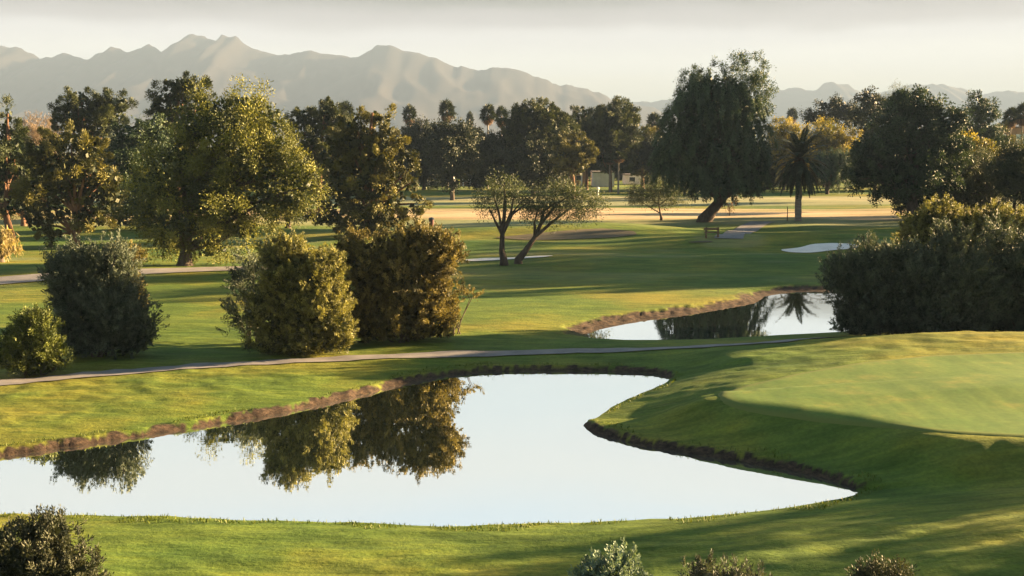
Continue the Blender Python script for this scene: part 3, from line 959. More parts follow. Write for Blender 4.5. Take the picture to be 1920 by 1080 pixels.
def date_palm(label, base, Y=None, H=5.4, L=3.2, seed=1):
    rg = np.random.default_rng(seed)
    g = on_ground(*base)
    e = empty('date_palm', g, label, 'palm tree')
    mb = MB()
    n = 16
    mb.tube([(0.03 * math.sin(i), 0, -0.3 + (H + 0.3) * i / n) for i in range(n + 1)], [0.36 - 0.06 * i / n + (0.03 if i % 2 else 0) for i in range(n + 1)], 12, 0.12, 3)
    mb.build('trunk', M['palmbark'], e, smooth=True)
    V = []
    for i in range(90):
        f = (i + rg.random()) / 90
        el = 1.35 - 2.35 * f ** 0.95
        az = i * 2.399 + rg.normal() * 0.1
        A = np.array([math.cos(az) * math.cos(el), math.sin(az) * math.cos(el), math.sin(el)])
        V += frond(np.array([0, 0, H + 0.45 - 0.75 * f]) + A * 0.25, A, L * rg.uniform(0.85, 1.1), 0.8 + 0.6 * rg.random(), rg, 14, 0.50, 0.085)
    V = np.array(V)
    tone = np.repeat(rg.random(len(V) // 4), 4)
    leaf_obj('crown', V, tone, M['palm'], e)
    mb = MB()   # boss of cut frond bases under the crown
    mb.tube([(0, 0, H - 0.7), (0, 0, H - 0.35), (0, 0, H + 0.1), (0, 0, H + 0.6)], [0.32, 0.55, 0.62, 0.25], 12, 0.2, 5)
    mb.build('frond_boss', M['skirt'], e)
    return e


def fan_palm_mesh(H, Rr, seed, skirt=1.0):
    rg = np.random.default_rng(seed)
    e = bpy.data.objects.new('fan_palm', None); col.objects.link(e)
    mb = MB(); n = 14
    bend = rg.normal() * 0.35
    mb.tube([(bend * (i / n) ** 2, 0, -0.3 + (H + 0.3) * i / n) for i in range(n + 1)], [0.30 - 0.13 * i / n for i in range(n + 1)], 8, 0.15, seed)
    mb.build('trunk', M['palmbark'], e, smooth=True)
    top = np.array([bend, 0, H])

    def fans(els, cnt, rad, sz):
        V = []
        for i in range(cnt):
            f = (i + rg.random()) / cnt
            el = els[0] + (els[1] - els[0]) * f; az = i * 2.399
            A = np.array([math.cos(az) * math.cos(el), math.sin(az) * math.cos(el), math.sin(el)])
            c = top + A * rad * rg.uniform(0.45, 0.75)
            sd_ = np.cross(A, (0, 0, 1.0)); sd_ /= np.linalg.norm(sd_) + 1e-6
            upv = np.cross(sd_, A)
            V += [top, top + sd_ * 0.02, c + sd_ * 0.02, c - sd_ * 0.02]
            for k in range(11):
                q = (k - 5) / 5 * 1.9
                t = A * math.cos(q) + sd_ * math.sin(q) + upv * -0.15 * abs(q) - np.array([0, 0, 0.25 * abs(q)])
                t /= np.linalg.norm(t)
                wv = np.cross(t, upv); wv = wv / (np.linalg.norm(wv) + 1e-6) * sz * 0.09
                l = sz * rg.uniform(0.8, 1.1)
                V += [c, c + t * l * 0.5 + wv, c + t * l - np.array([0, 0, 0.15 * l]), c + t * l * 0.5 - wv]
        return np.array(V)
    V = fans((1.45, -0.55), 44, Rr, Rr * 0.62)
    leaf_obj('crown', V, np.repeat(rg.random(len(V) // 4), 4), M['palm'], e)
    if skirt:
        V = fans((-0.6, -1.45), 46, Rr * 0.9 * skirt, Rr * 0.55)
        leaf_obj('skirt', V, np.repeat(rg.random(len(V) // 4), 4), M['skirt'], e)
    return e


# ------------------------------------------------------------------ the near bushes round the pond
bush('bush', 'small rounded olive green bush at the left edge beside the cart path', (62, 703),
     [(60, 655, 52, 44), (62, 630, 42, 42), (66, 610, 26, 26), (30, 670, 30, 30), (98, 672, 26, 26)], 'leafy', seed=1, cover=6)
bush('bush', 'large shaded grey-green upright bush, leftmost of the three tall bushes behind the path', (188, 668),
     [(150, 540, 48, 55), (215, 530, 42, 52), (190, 590, 70, 68), (230, 610, 50, 52), (160, 510, 36, 36), (130, 520, 34, 32), (225, 490, 26, 22), (265, 625, 20, 30), (140, 600, 34, 50), (150, 645, 50, 20), (225, 645, 50, 20)], 'oleang', seed=2)
bush('bush', 'rusty-topped bush peeking out behind the shaded grey-green one', (240, 640),
     [(238, 482, 28, 20), (222, 530, 40, 50), (230, 580, 40, 60)], 'oleanb', Y=54, seed=3)
bush('bush', 'golden green leafy bush with thin open left side, middle of the three tall bushes', (560, 664),
     [(550, 500, 55, 40), (600, 515, 48, 40), (560, 560, 75, 65), (610, 590, 48, 60), (520, 600, 52, 58), (575, 630, 60, 34), (628, 625, 30, 30), (525, 485, 30, 26), (520, 648, 50, 15), (595, 648, 50, 15)], 'olean', seed=4)
bush('bush', 'thin feathery dark shoots on the left flank of the golden green bush', (480, 652),
     [(465, 560, 36, 60), (450, 600, 26, 36), (480, 620, 26, 34), (478, 520, 26, 30)], 'oleang', Y=48.5, seed=5, cover=2.8)
bush('bush', 'biggest rusty gold bush, rightmost of the three tall bushes beside the pond', (755, 642),
     [(690, 480, 55, 36), (800, 475, 50, 40), (750, 520, 80, 62), (690, 560, 48, 70), (800, 560, 46, 60), (760, 590, 78, 48), (835, 480, 30, 34), (825, 600, 24, 34), (655, 462, 26, 16), (770, 448, 34, 18), (700, 620, 50, 20), (800, 620, 50, 20)], 'oleanb', seed=6)
bush('bush', 'leafy sprig arching out from the right side of the rusty gold bush', (846, 630),
     [(846, 560, 10, 34), (872, 550, 14, 10), (886, 556, 7, 9)], 'oleanb', Y=50.3, seed=7, cover=2.2, stems=4, r0=0.03)

# right-hand thicket
bush('bush', 'grey-green shaded bush overhanging the water at the left end of the thicket', (1640, 628),
     [(1640, 525, 60, 52), (1600, 545, 48, 48), (1655, 580, 62, 48), (1600, 600, 30, 26), (1690, 520, 44, 46), (1570, 525, 28, 28), (1620, 612, 50, 20), (1690, 612, 50, 20)], 'oleang', Y=50.5, seed=11)
bush('bush', 'dark grey-green bush in the middle of the shaded thicket', (1770, 622),
     [(1770, 520, 70, 60), (1750, 580, 66, 50), (1820, 570, 56, 56), (1790, 480, 40, 40), (1740, 606, 50, 22), (1810, 606, 50, 22)], 'oleang', Y=50.0, seed=12)
bush('bush', 'dark bush at the right frame edge, end of the shaded thicket', (1905, 618),
     [(1890, 500, 56, 60), (1940, 560, 70, 70), (1880, 580, 50, 44), (1980, 500, 60, 60), (2050, 560, 60, 60), (1880, 606, 50, 22), (1950, 606, 60, 22)], 'oleang', Y=51, seed=13)
bush('bush', 'tall bush with sunlit yellow tips, left one above the thicket', (1760, 600),
     [(1730, 425, 36, 30), (1775, 418, 44, 30), (1745, 470, 58, 50), (1810, 450, 44, 44), (1760, 530, 60, 60), (1720, 450, 30, 34)], 'olean', Y=57, seed=14)
bush('bush', 'tall bush with sunlit yellow tips, right one at the frame edge', (1900, 600),
     [(1870, 430, 40, 32), (1915, 430, 44, 34), (1890, 480, 56, 50), (1960, 470, 60, 56), (1900, 540, 66, 60)], 'olean', Y=56, seed=15)

# foreground bushes at the bottom edge
bush('bush', 'big brown-green bush in the bottom left corner of the foreground', (80, 1300),
     [(52, 1062, 80, 70), (112, 1072, 74, 66), (22, 1032, 50, 46), (82, 1012, 40, 34), (142, 1122, 60, 70), (-38, 1102, 80, 80), (52, 1182, 140, 100)], 'brown', Y=18.5, seed=21, cover=4.0, fine=0.55)
bush('bush', 'silvery sage bush at the bottom edge, left of the grey twiggy one', (1140, 1300),
     [(1150, 1084, 52, 40), (1110, 1106, 40, 40), (1180, 1106, 40, 40), (1140, 1166, 80, 90)], 'sage', Y=17, seed=22)
bush('bush', 'grey twiggy bush at the bottom edge, middle one of three', (1340, 1300),
     [(1318, 1100, 44, 34), (1368, 1105, 50, 34), (1418, 1130, 44, 36), (1348, 1170, 100, 70)], 'greybush', Y=17, seed=23)
bush('bush', 'small dark rounded bush at the bottom edge, rightmost one', (1650, 1300),
     [(1658, 1103, 52, 34), (1658, 1168, 80, 80)], 'brown', Y=17.2, seed=24, cover=5, fine=0.4)

# ------------------------------------------------------------------ left group of trees
tree('pine_tree', 'tall dark pine at the left frame edge with a narrow pointed top', 'tree', (20, 445), [(14, 218, 9, 16), (12, 250, 26, 22), (30, 280, 40, 26), (-10, 300, 50, 40), (35, 330, 40, 30), (-20, 370, 60, 30), (30, 385, 34, 20), (-60, 330, 50, 50)], 'pine', r0=0.35, seed=31)
tree('bare_tree', 'pale pinkish leafless round tree behind the left pines', 'tree', (72, 392), [(72, 250, 32, 28), (60, 270, 34, 30), (85, 280, 26, 30)], 'bare', seed=32, cover=2.2)
tree('cypress_tree', 'dark blue-green dense tree between the left edge pine and the broad front pine', 'tree', (50, 420), [(35, 290, 34, 30), (60, 300, 30, 36), (40, 340, 34, 50), (70, 350, 28, 46)], 'dark', seed=33)
tree('rust_tree', 'reddish brown low tree in the gap at the left edge', 'tree', (45, 425), [(20, 350, 34, 26), (60, 355, 30, 22), (30, 385, 34, 18)], 'rust', Y=122, seed=34)
tree('straw_plant', 'pale straw coloured hanging palm skirt cut off by the left frame edge', 'plant', (0, 492), [(4, 455, 24, 22), (10, 440, 16, 14), (8, 472, 22, 14)], 'straw', seed=35, cover=3)
tree('pine_tree', 'tall pine with a flat clumped top, rising behind the broad front pine', 'tree', (165, 404),
     [(120, 214, 30, 22), (150, 192, 26, 22), (178, 195, 24, 24), (205, 192, 18, 18), (222, 200, 18, 26), (160, 222, 50, 26), (200, 230, 34, 22), (130, 240, 34, 16), (215, 225, 22, 22), (165, 260, 30, 20), (170, 300, 50, 30)], 'pine', seed=36, r0=0.4)
tree('pine_tree', 'broad sunlit pine with a clear trunk, standing in front at the left', 'tree', (142, 466),
     [(100, 275, 30, 22), (135, 268, 34, 20), (170, 285, 28, 24), (75, 310, 32, 24), (120, 305, 44, 30), (165, 320, 36, 28), (205, 330, 18, 18), (210, 372, 20, 16), (90, 350, 44, 26), (140, 350, 44, 30), (180, 360, 40, 22), (195, 390, 28, 16),
      (70, 385, 28, 22), (110, 400, 34, 18), (160, 400, 36, 16), (185, 412, 24, 16), (75, 420, 24, 14), (100, 440, 26, 12), (50, 370, 14, 16)], 'pinesunlit', seed=37, r0=0.34, trunk=[(142, 440), (143, 400), (140, 350), (138, 300)])
tree('gum_tree', 'smoky blue-green tree between the flat topped pine and the huge tree', 'tree', (222, 410), [(212, 275, 32, 26), (238, 285, 26, 26), (225, 320, 34, 40), (235, 370, 30, 34)], 'gum', seed=38, cover=3.5)
tree('pine_tree', 'tallest dark pine rising behind the huge yellow-green tree', 'tree', (335, 420),
     [(342, 160, 22, 20), (320, 178, 24, 20), (370, 172, 18, 22), (300, 200, 22, 18), (345, 200, 42, 28), (310, 225, 34, 26), (360, 240, 36, 30), (320, 270, 50, 36), (290, 300, 36, 30)], 'pine', seed=39, r0=0.42)
tree('dark_tree', 'dense dark tree left of the huge yellow-green tree', 'tree', (262, 430),
     [(250, 262, 32, 34), (282, 250, 30, 30), (240, 310, 42, 44), (280, 320, 44, 50), (235, 365, 34, 34), (275, 390, 40, 34), (230, 410, 26, 16)], 'dark', seed=40, cover=4.5)
tree('mesquite_tree', 'huge spreading yellow-green tree, its right side golden in the sun', 'tree', (347, 498),
     [(400, 205, 34, 28), (455, 200, 46, 30), (500, 225, 36, 36), (370, 240, 44, 36), (430, 250, 60, 44), (500, 270, 46, 40), (340, 300, 52, 44), (410, 310, 64, 48), (480, 320, 60, 44), (545, 320, 38, 36), (570, 350, 20, 30),
      (300, 350, 50, 40), (360, 370, 60, 46), (430, 380, 60, 44), (500, 375, 56, 40), (550, 375, 30, 24), (280, 400, 44, 28), (340, 420, 60, 34), (400, 430, 50, 36), (455, 430, 36, 24), (310, 448, 40, 22), (390, 465, 40, 18)],
     'mesquite', seed=41, r0=0.46, trunk=[(349, 470), (352, 440), (352, 400), (370, 340), (400, 280)], cover=2.8)
tree('small_tree', 'small dark tree under the right edge of the huge tree', 'tree', (540, 428), [(535, 385, 36, 20), (560, 392, 24, 16), (515, 395, 22, 14)], 'dark', seed=42)
tree('pine_tree', 'dark pine behind, between the huge tree and the upswept pine', 'tree', (600, 408),
     [(565, 222, 26, 22), (600, 228, 30, 26), (615, 210, 20, 20), (640, 245, 24, 28), (580, 262, 40, 30), (615, 275, 36, 30), (590, 310, 40, 40), (625, 235, 20, 24)], 'pine', seed=43, r0=0.4)
tree('pine_tree', 'upswept pine with sunlit golden curved branch tips on its right side', 'tree', (690, 442),
     [(665, 240, 24, 18), (690, 258, 34, 22), (650, 265, 30, 24), (690, 285, 36, 26), (625, 300, 36, 30), (675, 315, 46, 34), (640, 350, 44, 34), (690, 355, 40, 32), (650, 395, 50, 26), (700, 395, 40, 24),
      (620, 405, 30, 18), (680, 422, 44, 20), (725, 416, 30, 12), (605, 412, 18, 10)]
     + [(x0 + (x1 - x0) * t ** 0.8, y0 + (y1 - y0) * t ** 1.25, 10 - 3.5 * t, 11 - 2 * t, dy) for (x0, y0, x1, y1, dy) in
        [(700, 415, 787, 322, -0.5), (705, 385, 779, 300, 0.6), (700, 350, 762, 288, -0.8), (700, 330, 746, 262, 0.3), (690, 290, 729, 222, -0.4), (715, 425, 790, 372, 0.4), (676, 270, 704, 214, 0.6),
         (695, 370, 745, 330, -2.0), (690, 400, 742, 368, -2.2), (680, 340, 715, 290, -2.2), (650, 300, 672, 222, -0.6), (690, 310, 738, 240, -1.2)] for t in np.linspace(0, 1, 8)],
     'pinesunlit', seed=44, r0=0.42, cover=3.6, limb_every=4)

# ------------------------------------------------------------------ fan palms of the skyline
fp = [fan_palm_mesh(17.0, 2.4, 1), fan_palm_mesh(15.0, 2.1, 2, 1.25)]
FP = [(612, 193, 205, 0, 'fan palm crown above the dark pine, left one of a pair'), (648, 197, 200, 1, 'fan palm with a pinkish skirt, right one of a pair above the dark pine'),
      (768, 202, 255, 1, 'thin fan palm, first one right of the upswept pine on the skyline'), (838, 195, 235, 0, 'full headed fan palm above the dark round trees'),
      (881, 215, 330, 1, 'tiny distant fan palm head on the skyline'), (914, 202, 240, 0, 'fan palm left of the pair beside the golden pine'),
      (940, 206, 250, 1, 'fan palm close to the left side of the golden pine'), (1227, 216, 250, 1, 'brownish fan palm just left of the great weeping tree'),
      (1486, 208, 420, 0, 'tiny palm head against the right-hand mountains'), (1896, 208, 230, 0, 'fan palm at the right edge above the tan building'), (1919, 198, 220, 1, 'fan palm cut by the right frame edge'),
      (1160, 290, 213, 1, 'fan palm with a rust skirt and leaning pale trunk in front of the houses'), (1144, 297, 222, 0, 'short fan palm left of the leaning one, by the houses')]
for i, (px, pt, Y, k, lb) in enumerate(FP):
    src = fp[k]
    used = [f for f in FP[:i] if f[3] == k]
    o = src if not used else copy_tree(src)
    p = at_y(px, pt - 5, Y)
    H0 = (17.0, 15.0)[k]; Rr = (2.4, 2.1)[k]
    f = p[2] / (H0 + Rr * 0.9)
    hw = 1.0
    o.location = (p[0], Y, h1(p[0], Y)); 
    ws = {881: 0.5, 1486: 0.85}.get(px, 0.72)
    o.scale = (ws, ws, f) if f > 0.75 else (f * 1.4, f * 1.4, f)
    o.rotation_euler = (0, 0, i * 1.3)
    tag(o, lb, 'palm tree', 'fan palms on the skyline')

date_palm('date palm with a dense drooping crown standing alone on the dry turf', (1496, 414), H=6.6, L=3.9)

# ------------------------------------------------------------------ middle trees
tree('mesquite_tree', 'slender small tree with an upright dark trunk and airy crown', 'tree', (945, 497),
     [(945, 345, 26, 14), (925, 365, 28, 16), (965, 362, 28, 18), (945, 378, 36, 18), (915, 385, 20, 14), (980, 375, 20, 14), (1000, 372, 12, 10)], 'feather', seed=51, r0=0.26,
     trunk=[(941, 470), (942, 440), (945, 410), (948, 380), (946, 360)])
tree('mesquite_tree', 'small tree on a long leaning trunk, right one of the pair', 'tree', (972, 494),
     [(1010, 385, 26, 22), (1050, 375, 34, 20), (1085, 378, 34, 20), (1115, 388, 22, 14), (1060, 398, 40, 16), (1000, 405, 16, 14), (1075, 360, 24, 12), (1040, 360, 22, 12)], 'feather', seed=52, r0=0.26, cover=2.6, limb_every=2,
     trunk=[(985, 470), (1003, 445), (1014, 420), (1020, 395), (1045, 378)])
tree('shrub_tree', 'low multi-stemmed shrub tree beside the great weeping tree', 'tree', (1240, 413),
     [(1205, 362, 26, 18), (1240, 350, 30, 18), (1272, 362, 24, 18), (1235, 370, 40, 16), (1190, 370, 14, 10)], 'feather', seed=53, r0=0.15, cover=2.6, trunk=[(1238, 400), (1236, 385), (1235, 370)])
tree('weeping_tree', 'great weeping tree with a thick leaning trunk and a loose raised top', 'tree', (1322, 416),
     [(1330, 160, 36, 26), (1300, 180, 32, 30), (1365, 175, 34, 36), (1290, 215, 40, 40), (1345, 215, 50, 50), (1395, 205, 32, 40), (1265, 265, 34, 44), (1310, 275, 46, 50), (1365, 285, 46, 54), (1410, 265, 32, 48),
      (1255, 310, 26, 30), (1290, 330, 36, 26), (1340, 340, 40, 26), (1390, 335, 36, 26), (1425, 310, 20, 36), (1415, 345, 20, 16), (1305, 345, 22, 16)], 'weep', seed=54, r0=0.75, cover=4.2,
     trunk=[(1335, 395), (1352, 375), (1368, 350), (1372, 300), (1368, 240), (1372, 180)],
     extra=[([(1408, 130, 26, 30), (1385, 118, 16, 14), (1425, 165, 22, 24), (1430, 200, 18, 16), (1298, 140, 14, 14), (1345, 128, 9, 12), (1310, 155, 14, 12), (1445, 178, 10, 10)], 3.0)], depth=0.9)
tree('orange_shrub', 'small orange leafless shrub behind the leaning trunk', 'shrub', (1368, 404), [(1362, 382, 14, 10), (1375, 372, 12, 8)], 'rust', seed=55, r0=0.06, cover=1.2)

# ------------------------------------------------------------------ right group
tree('weeping_tree', 'small dark weeping tree with a pale trunk right of the date palm', 'tree', (1551, 364), [(1560, 305, 28, 22), (1585, 300, 20, 22), (1545, 320, 20, 18), (1570, 330, 26, 18), (1590, 325, 12, 14)], 'weep', seed=61, r0=0.3, cover=4)
tree('yellow_lit_tree', 'yellow-lit tree behind the date palm, left one', 'tree', (1470, 352), [(1470, 245, 26, 22), (1490, 260, 26, 26), (1465, 285, 24, 28), (1500, 300, 26, 26)], 'yellow', Y=235, seed=62)
tree('yellow_lit_tree', 'yellow-lit round tree behind the date palm, right one', 'tree', (1550, 350), [(1550, 250, 32, 22), (1535, 275, 30, 30), (1570, 280, 30, 30), (1555, 310, 34, 26), (1600, 265, 16, 22)], 'yellow', Y=225, seed=63)
tree('pine_tree', 'dark umbrella-topped pine right of the small palm head', 'tree', (1545, 348), [(1525, 218, 16, 14), (1555, 200, 22, 13), (1580, 205, 22, 15), (1560, 222, 34, 14), (1600, 222, 20, 20)], 'belt', Y=250, seed=64)
tree('eucalyptus_tree', 'loose-topped tree at the left shoulder of the big dark tree', 'tree', (1640, 360), [(1628, 185, 16, 18), (1650, 200, 24, 22), (1625, 225, 28, 26), (1660, 240, 30, 34), (1640, 275, 34, 30)], 'belt', Y=200, seed=65, cover=3.2)
tree('dark_tree', 'big dark drooping tree standing right of the date palm', 'tree', (1712, 412),
     [(1712, 195, 30, 28), (1685, 185, 20, 18), (1745, 205, 28, 22), (1675, 225, 34, 32), (1720, 240, 46, 40), (1770, 230, 32, 30), (1795, 225, 18, 22), (1650, 275, 36, 34), (1700, 290, 50, 40), (1750, 285, 44, 44), (1795, 275, 26, 38), (1640, 310, 34, 28), (1615, 290, 26, 26), (1605, 330, 20, 20),
      (1680, 335, 40, 28), (1730, 335, 48, 36), (1775, 340, 26, 30), (1665, 360, 24, 18), (1710, 372, 30, 24), (1745, 375, 24, 22)], 'dark', seed=66, r0=0.7, cover=4.4)
tree('sunlit_top_tree', 'sparse sunlit treetop poking up behind the big dark tree', 'tree', (1690, 370), [(1686, 175, 14, 16), (1668, 190, 12, 12), (1700, 190, 14, 14)], 'feather', Y=175, seed=67, cover=1.8)
tree('cypress_tree', 'dark broad cypress-like tree at the right shoulder of the big dark tree', 'tree', (1845, 370), [(1835, 195, 16, 22), (1850, 215, 22, 26), (1840, 245, 30, 28), (1860, 265, 24, 26), (1820, 270, 24, 26)], 'dark', Y=190, seed=68)
tree('yellow_lit_tree', 'small yellow-lit treetop behind the olive tree', 'tree', (1820, 385), [(1810, 265, 26, 12), (1845, 272, 26, 16), (1830, 290, 34, 16), (1775, 278, 16, 10), (1860, 290, 16, 16)], 'yellow', Y=160, seed=69)
tree('olive_tree', 'grey-green olive tree with leaning dark stems, right of the big dark tree', 'tree', (1885, 402),
     [(1800, 320, 36, 26), (1835, 305, 34, 26), (1785, 350, 30, 24), (1825, 350, 40, 30), (1860, 335, 34, 34), (1800, 378, 26, 14), (1845, 380, 26, 14)], 'olive', seed=70, r0=0.22, cover=4, trunk=[(1878, 385), (1862, 365), (1845, 340), (1835, 320)])
tree('olive_tree', 'grey-green olive tree running off the right frame edge', 'tree', (1905, 405),
     [(1905, 290, 30, 28), (1890, 320, 30, 30), (1925, 320, 34, 36), (1905, 355, 36, 30), (1950, 350, 40, 40)], 'olive', Y=128, seed=71, r0=0.22, cover=4)
tree('distant_tree', 'low sunlit tree between the cypress-like tree and the tan building', 'tree', (1870, 330), [(1875, 245, 16, 12), (1862, 262, 20, 16), (1885, 268, 16, 12)], 'beltsunlit', Y=230, seed=72)

# ------------------------------------------------------------------ the far belt of trees
BELT = [  # x, top y, half width, bottom, distance, kind, label, name
    (-40, 250, 50, 350, 225, 'belt', 'far dark tree beyond the left frame edge pine', 'dark_tree'),
    (75, 300, 45, 362, 215, 'belt', 'far dark tree showing under the crowns at the left', 'dark_tree'),
    (185, 290, 42, 360, 220, 'belt', 'far dark tree seen under the broad front pine', 'dark_tree'),
    (300, 262, 50, 365, 205, 'belt', 'far dark tree hidden mostly by the huge yellow-green tree', 'dark_tree'),
    (560, 275, 46, 362, 215, 'belt', 'far dark tree in the gap right of the huge tree', 'dark_tree'),
    (640, 268, 40, 362, 210, 'belt', 'far dark tree behind the upswept pine', 'dark_tree'),
    (752, 245, 28, 345, 235, 'belt', 'narrow dark belt tree next to the upswept pine tips', 'dark_tree'),
    (795, 223, 36, 345, 230, 'belt', 'dark round-topped belt tree right of the thin fan palm', 'dark_tree'),
    (848, 225, 40, 340, 188, 'belt', 'dark belt tree with a visible dark trunk on the far fairway', 'dark_tree'),
    (892, 239, 34, 345, 228, 'belt', 'dark belt tree below the tiny distant palm head', 'dark_tree'),
    (925, 253, 38, 348, 205, 'belt', 'dark belt tree directly left of the golden pine', 'dark_tree'),
    (1000, 188, 52, 300, 205, 'beltpine', 'large belt pine with golden right side, widest crown in the middle', 'pine_tree'),
    (1055, 208, 26, 330, 215, 'beltpine', 'secondary pine top at the right shoulder of the large golden pine', 'pine_tree'),
    (1075, 252, 34, 322, 192, 'beltsunlit', 'low orange-lit pine lobe in front of the belt', 'pine_tree'),
    (1000, 270, 60, 352, 200, 'belt', 'dark understorey tree beneath the large golden pine', 'dark_tree'),
    (1100, 198, 26, 320, 232, 'beltpine', 'dark conical pine left of the flat-topped belt pine', 'pine_tree'),
    (1145, 190, 46, 310, 226, 'beltpine', 'flat-topped belt pine left of the great weeping tree', 'pine_tree'),
    (1205, 240, 34, 325, 240, 'beltsunlit', 'brown-lit low tree between the belt pine and the weeping tree', 'brown_tree'),
    (1245, 260, 36, 335, 230, 'belt', 'dark green belt tree tucked behind the weeping tree', 'dark_tree'),
    (1440, 262, 34, 345, 240, 'belt', 'dark belt tree right behind the weeping tree', 'dark_tree'),
    (1620, 268, 34, 345, 245, 'belt', 'dark belt tree left of the big drooping tree', 'dark_tree'),
    (1755, 255, 60, 345, 235, 'belt', 'dark belt tree behind the big drooping tree', 'dark_tree'),
    (1500, 285, 50, 345, 260, 'belt', 'low dark tree mass right behind the date palm', 'dark_tree'),
    (700, 285, 60, 350, 240, 'belt', 'low dark tree far behind the upswept pine', 'dark_tree'),
    (440, 285, 70, 360, 230, 'belt', 'low dark tree far behind the huge yellow-green tree', 'dark_tree'),
    (120, 320, 60, 365, 235, 'belt', 'low dark tree far behind the broad front pine', 'dark_tree'),
]
for i, (x, yt, hw, yb, Y, k, lb, nm) in enumerate(BELT):
    rg = np.random.default_rng(900 + i)
    tree(nm, lb, 'tree', (x, yb), auto_blobs(x, yt, hw * 1.15, yb, rg, 13), k, Y=Y, seed=200 + i, r0=0.35, group='trees of the far belt', limb_every=2)

# trees beyond the right frame edge, whose long shadows cross the course
OFF = [(37, 31.0, 7, 2.6), (36, 35.3, 7.5, 2.6), (31, 27, 6, 2.4), (62, 91.5, 16, 6), (66, 103, 16, 7), (69, 115, 16, 6), (72, 125, 15, 6), (80, 138, 13, 4.6), (50, 55, 5.5, 1.6),
       (90, 150, 14, 5), (84, 104, 19, 7), (90, 122, 18, 7), (56, 70, 8, 2.6)]
rg0 = np.random.default_rng(77)
proto = None
for i, (x, y, h, hw) in enumerate(OFF):
    if proto is None:
        e = empty('dark_tree', (x, y, h1(x, y)), '', '')
        B = []
        for k in range(12):
            a = rg0.random() * 6.28; f = rg0.random()
            B.append((math.cos(a) * 2.2 * (0.5 + 0.5 * math.sin(f * 3)), math.sin(a) * 2.2 * (0.5 + 0.5 * math.sin(f * 3)), 3 + f * 6, 1.9, 1.9, 1.7))
        V, tn = shoots(B, rg0, 3.2, 0.36, 0.17, 50, 0.8, 0.6, 'feather')
        leaf_obj('crown', V, tn, M['belt'], e)
        mb = MB(); trunk_mesh(mb, [(0, 0, 0), (0.1, 0, 2), (0, 0.1, 4), (0, 0, 8)], 0.3, 0.08, [b[:3] for b in B[::2]], rg0); mb.build('trunk', M['bark'], e, smooth=True)
        proto = e; o = e
    else:
        o = copy_tree(proto)
    o.location = (x, y, h1(x, y)); o.scale = (hw / 4.0, hw / 4.0, h / 10.5); o.rotation_euler = (0, 0, i * 1.1)
    tag(o, 'dark tree standing outside the right frame edge, casting a long shadow', 'tree', 'trees outside the right frame edge')


# the back row that closes the gaps of the belt
BACK = [(-80 + 62 * i, 268 + (i * 37) % 30, 300 + (i * 53) % 50) for i in range(34)]
for i, (px, pt, Y) in enumerate(BACK):
    o = copy_tree(proto)
    p = at_y(px, pt, Y)
    o.location = (p[0], Y, h1(p[0], Y) - 1.5)
    o.scale = (2.1, 1.4, max(0.8, (p[2] + 2.5) / 10.2)); o.rotation_euler = (0, 0, 0)
    o.children[0].rotation_euler = (0, 0, i * 1.7)
    tag(o, 'dark tree of the back row, seen only as dim foliage between the nearer trunks', 'tree', 'back row of trees behind the belt')


# ------------------------------------------------------------------ far houses
def house(label, px0, px1, ytop, ybase, Y, depth=9, wall='stucco', eave=0.5, roof_h=1.0, wins=4, cols=0, winmat='glassd', group='houses along the far side', flat=False):
    a = at_y(px0, ytop, Y); b = at_y(px1, ytop, Y)
    g = h1((a[0] + b[0]) / 2, Y)
    cx = (a[0] + b[0]) / 2; wd = b[0] - a[0]; H = a[2] - g
    e = empty('house', (cx, Y + depth / 2, g), label, 'house', group)
    mb = MB(); mb.box((0, 0, H / 2), (wd, depth, H)); mb.build('wall', M[wall], e)
    mb = MB()
    hw, hd = wd / 2 + eave, depth / 2 + eave
    z0, z1 = H + 0.003, H + roof_h
    if flat:
        mb.box((0, 0, H + 0.15), (wd + 0.3, depth + 0.3, 0.294))
    else:
        V = [(-hw, -hd, z0), (hw, -hd, z0), (hw, hd, z0), (-hw, hd, z0), (-hw + hd * .6, 0, z1), (hw - hd * .6, 0, z1)]
        mb.quad_add(V + [V[4], V[5]], [(0, 1, 5, 4), (2, 3, 4, 5), (1, 2, 5, 5), (3, 0, 4, 4), (3, 2, 1, 0)])
        mb.F = [f if len(set(f)) == 4 else f for f in mb.F]
    me = bpy.data.meshes.new('roof'); me.from_pydata(mb.V, [], [tuple(dict.fromkeys(f)) for f in mb.F]); me.materials.append(M['roofm'])
    ro = bpy.data.objects.new('roof', me); col.objects.link(ro); ro.parent = e
    for k in range(wins):
        x = -wd / 2 + wd * (k + 0.5) / wins
        f = MB(); f.box((x, -depth / 2 - 0.02, min(H * 0.55, 1.6)), (1.5, 0.08, 1.2)); fr = f.build('window', M['whitep'], e)
        p = MB(); p.box((x, -depth / 2 - 0.05, min(H * 0.55, 1.6)), (1.3, 0.08, 1.0)); p.build('pane', M[winmat], fr)
    for k in range(cols):
        x = -wd / 2 + wd * (k + 0.5) / cols
        c = MB(); c.box((x, -depth / 2 - 1.8, H / 2), (0.28, 0.28, H)); c.build('porch_post', M['whitep'], e)
    if cols:
        c = MB(); c.box((0, -depth / 2 - 1.0, H + 0.12), (wd, 2.2, 0.2)); c.build('porch_roof', M['roofm'], e)
    return e


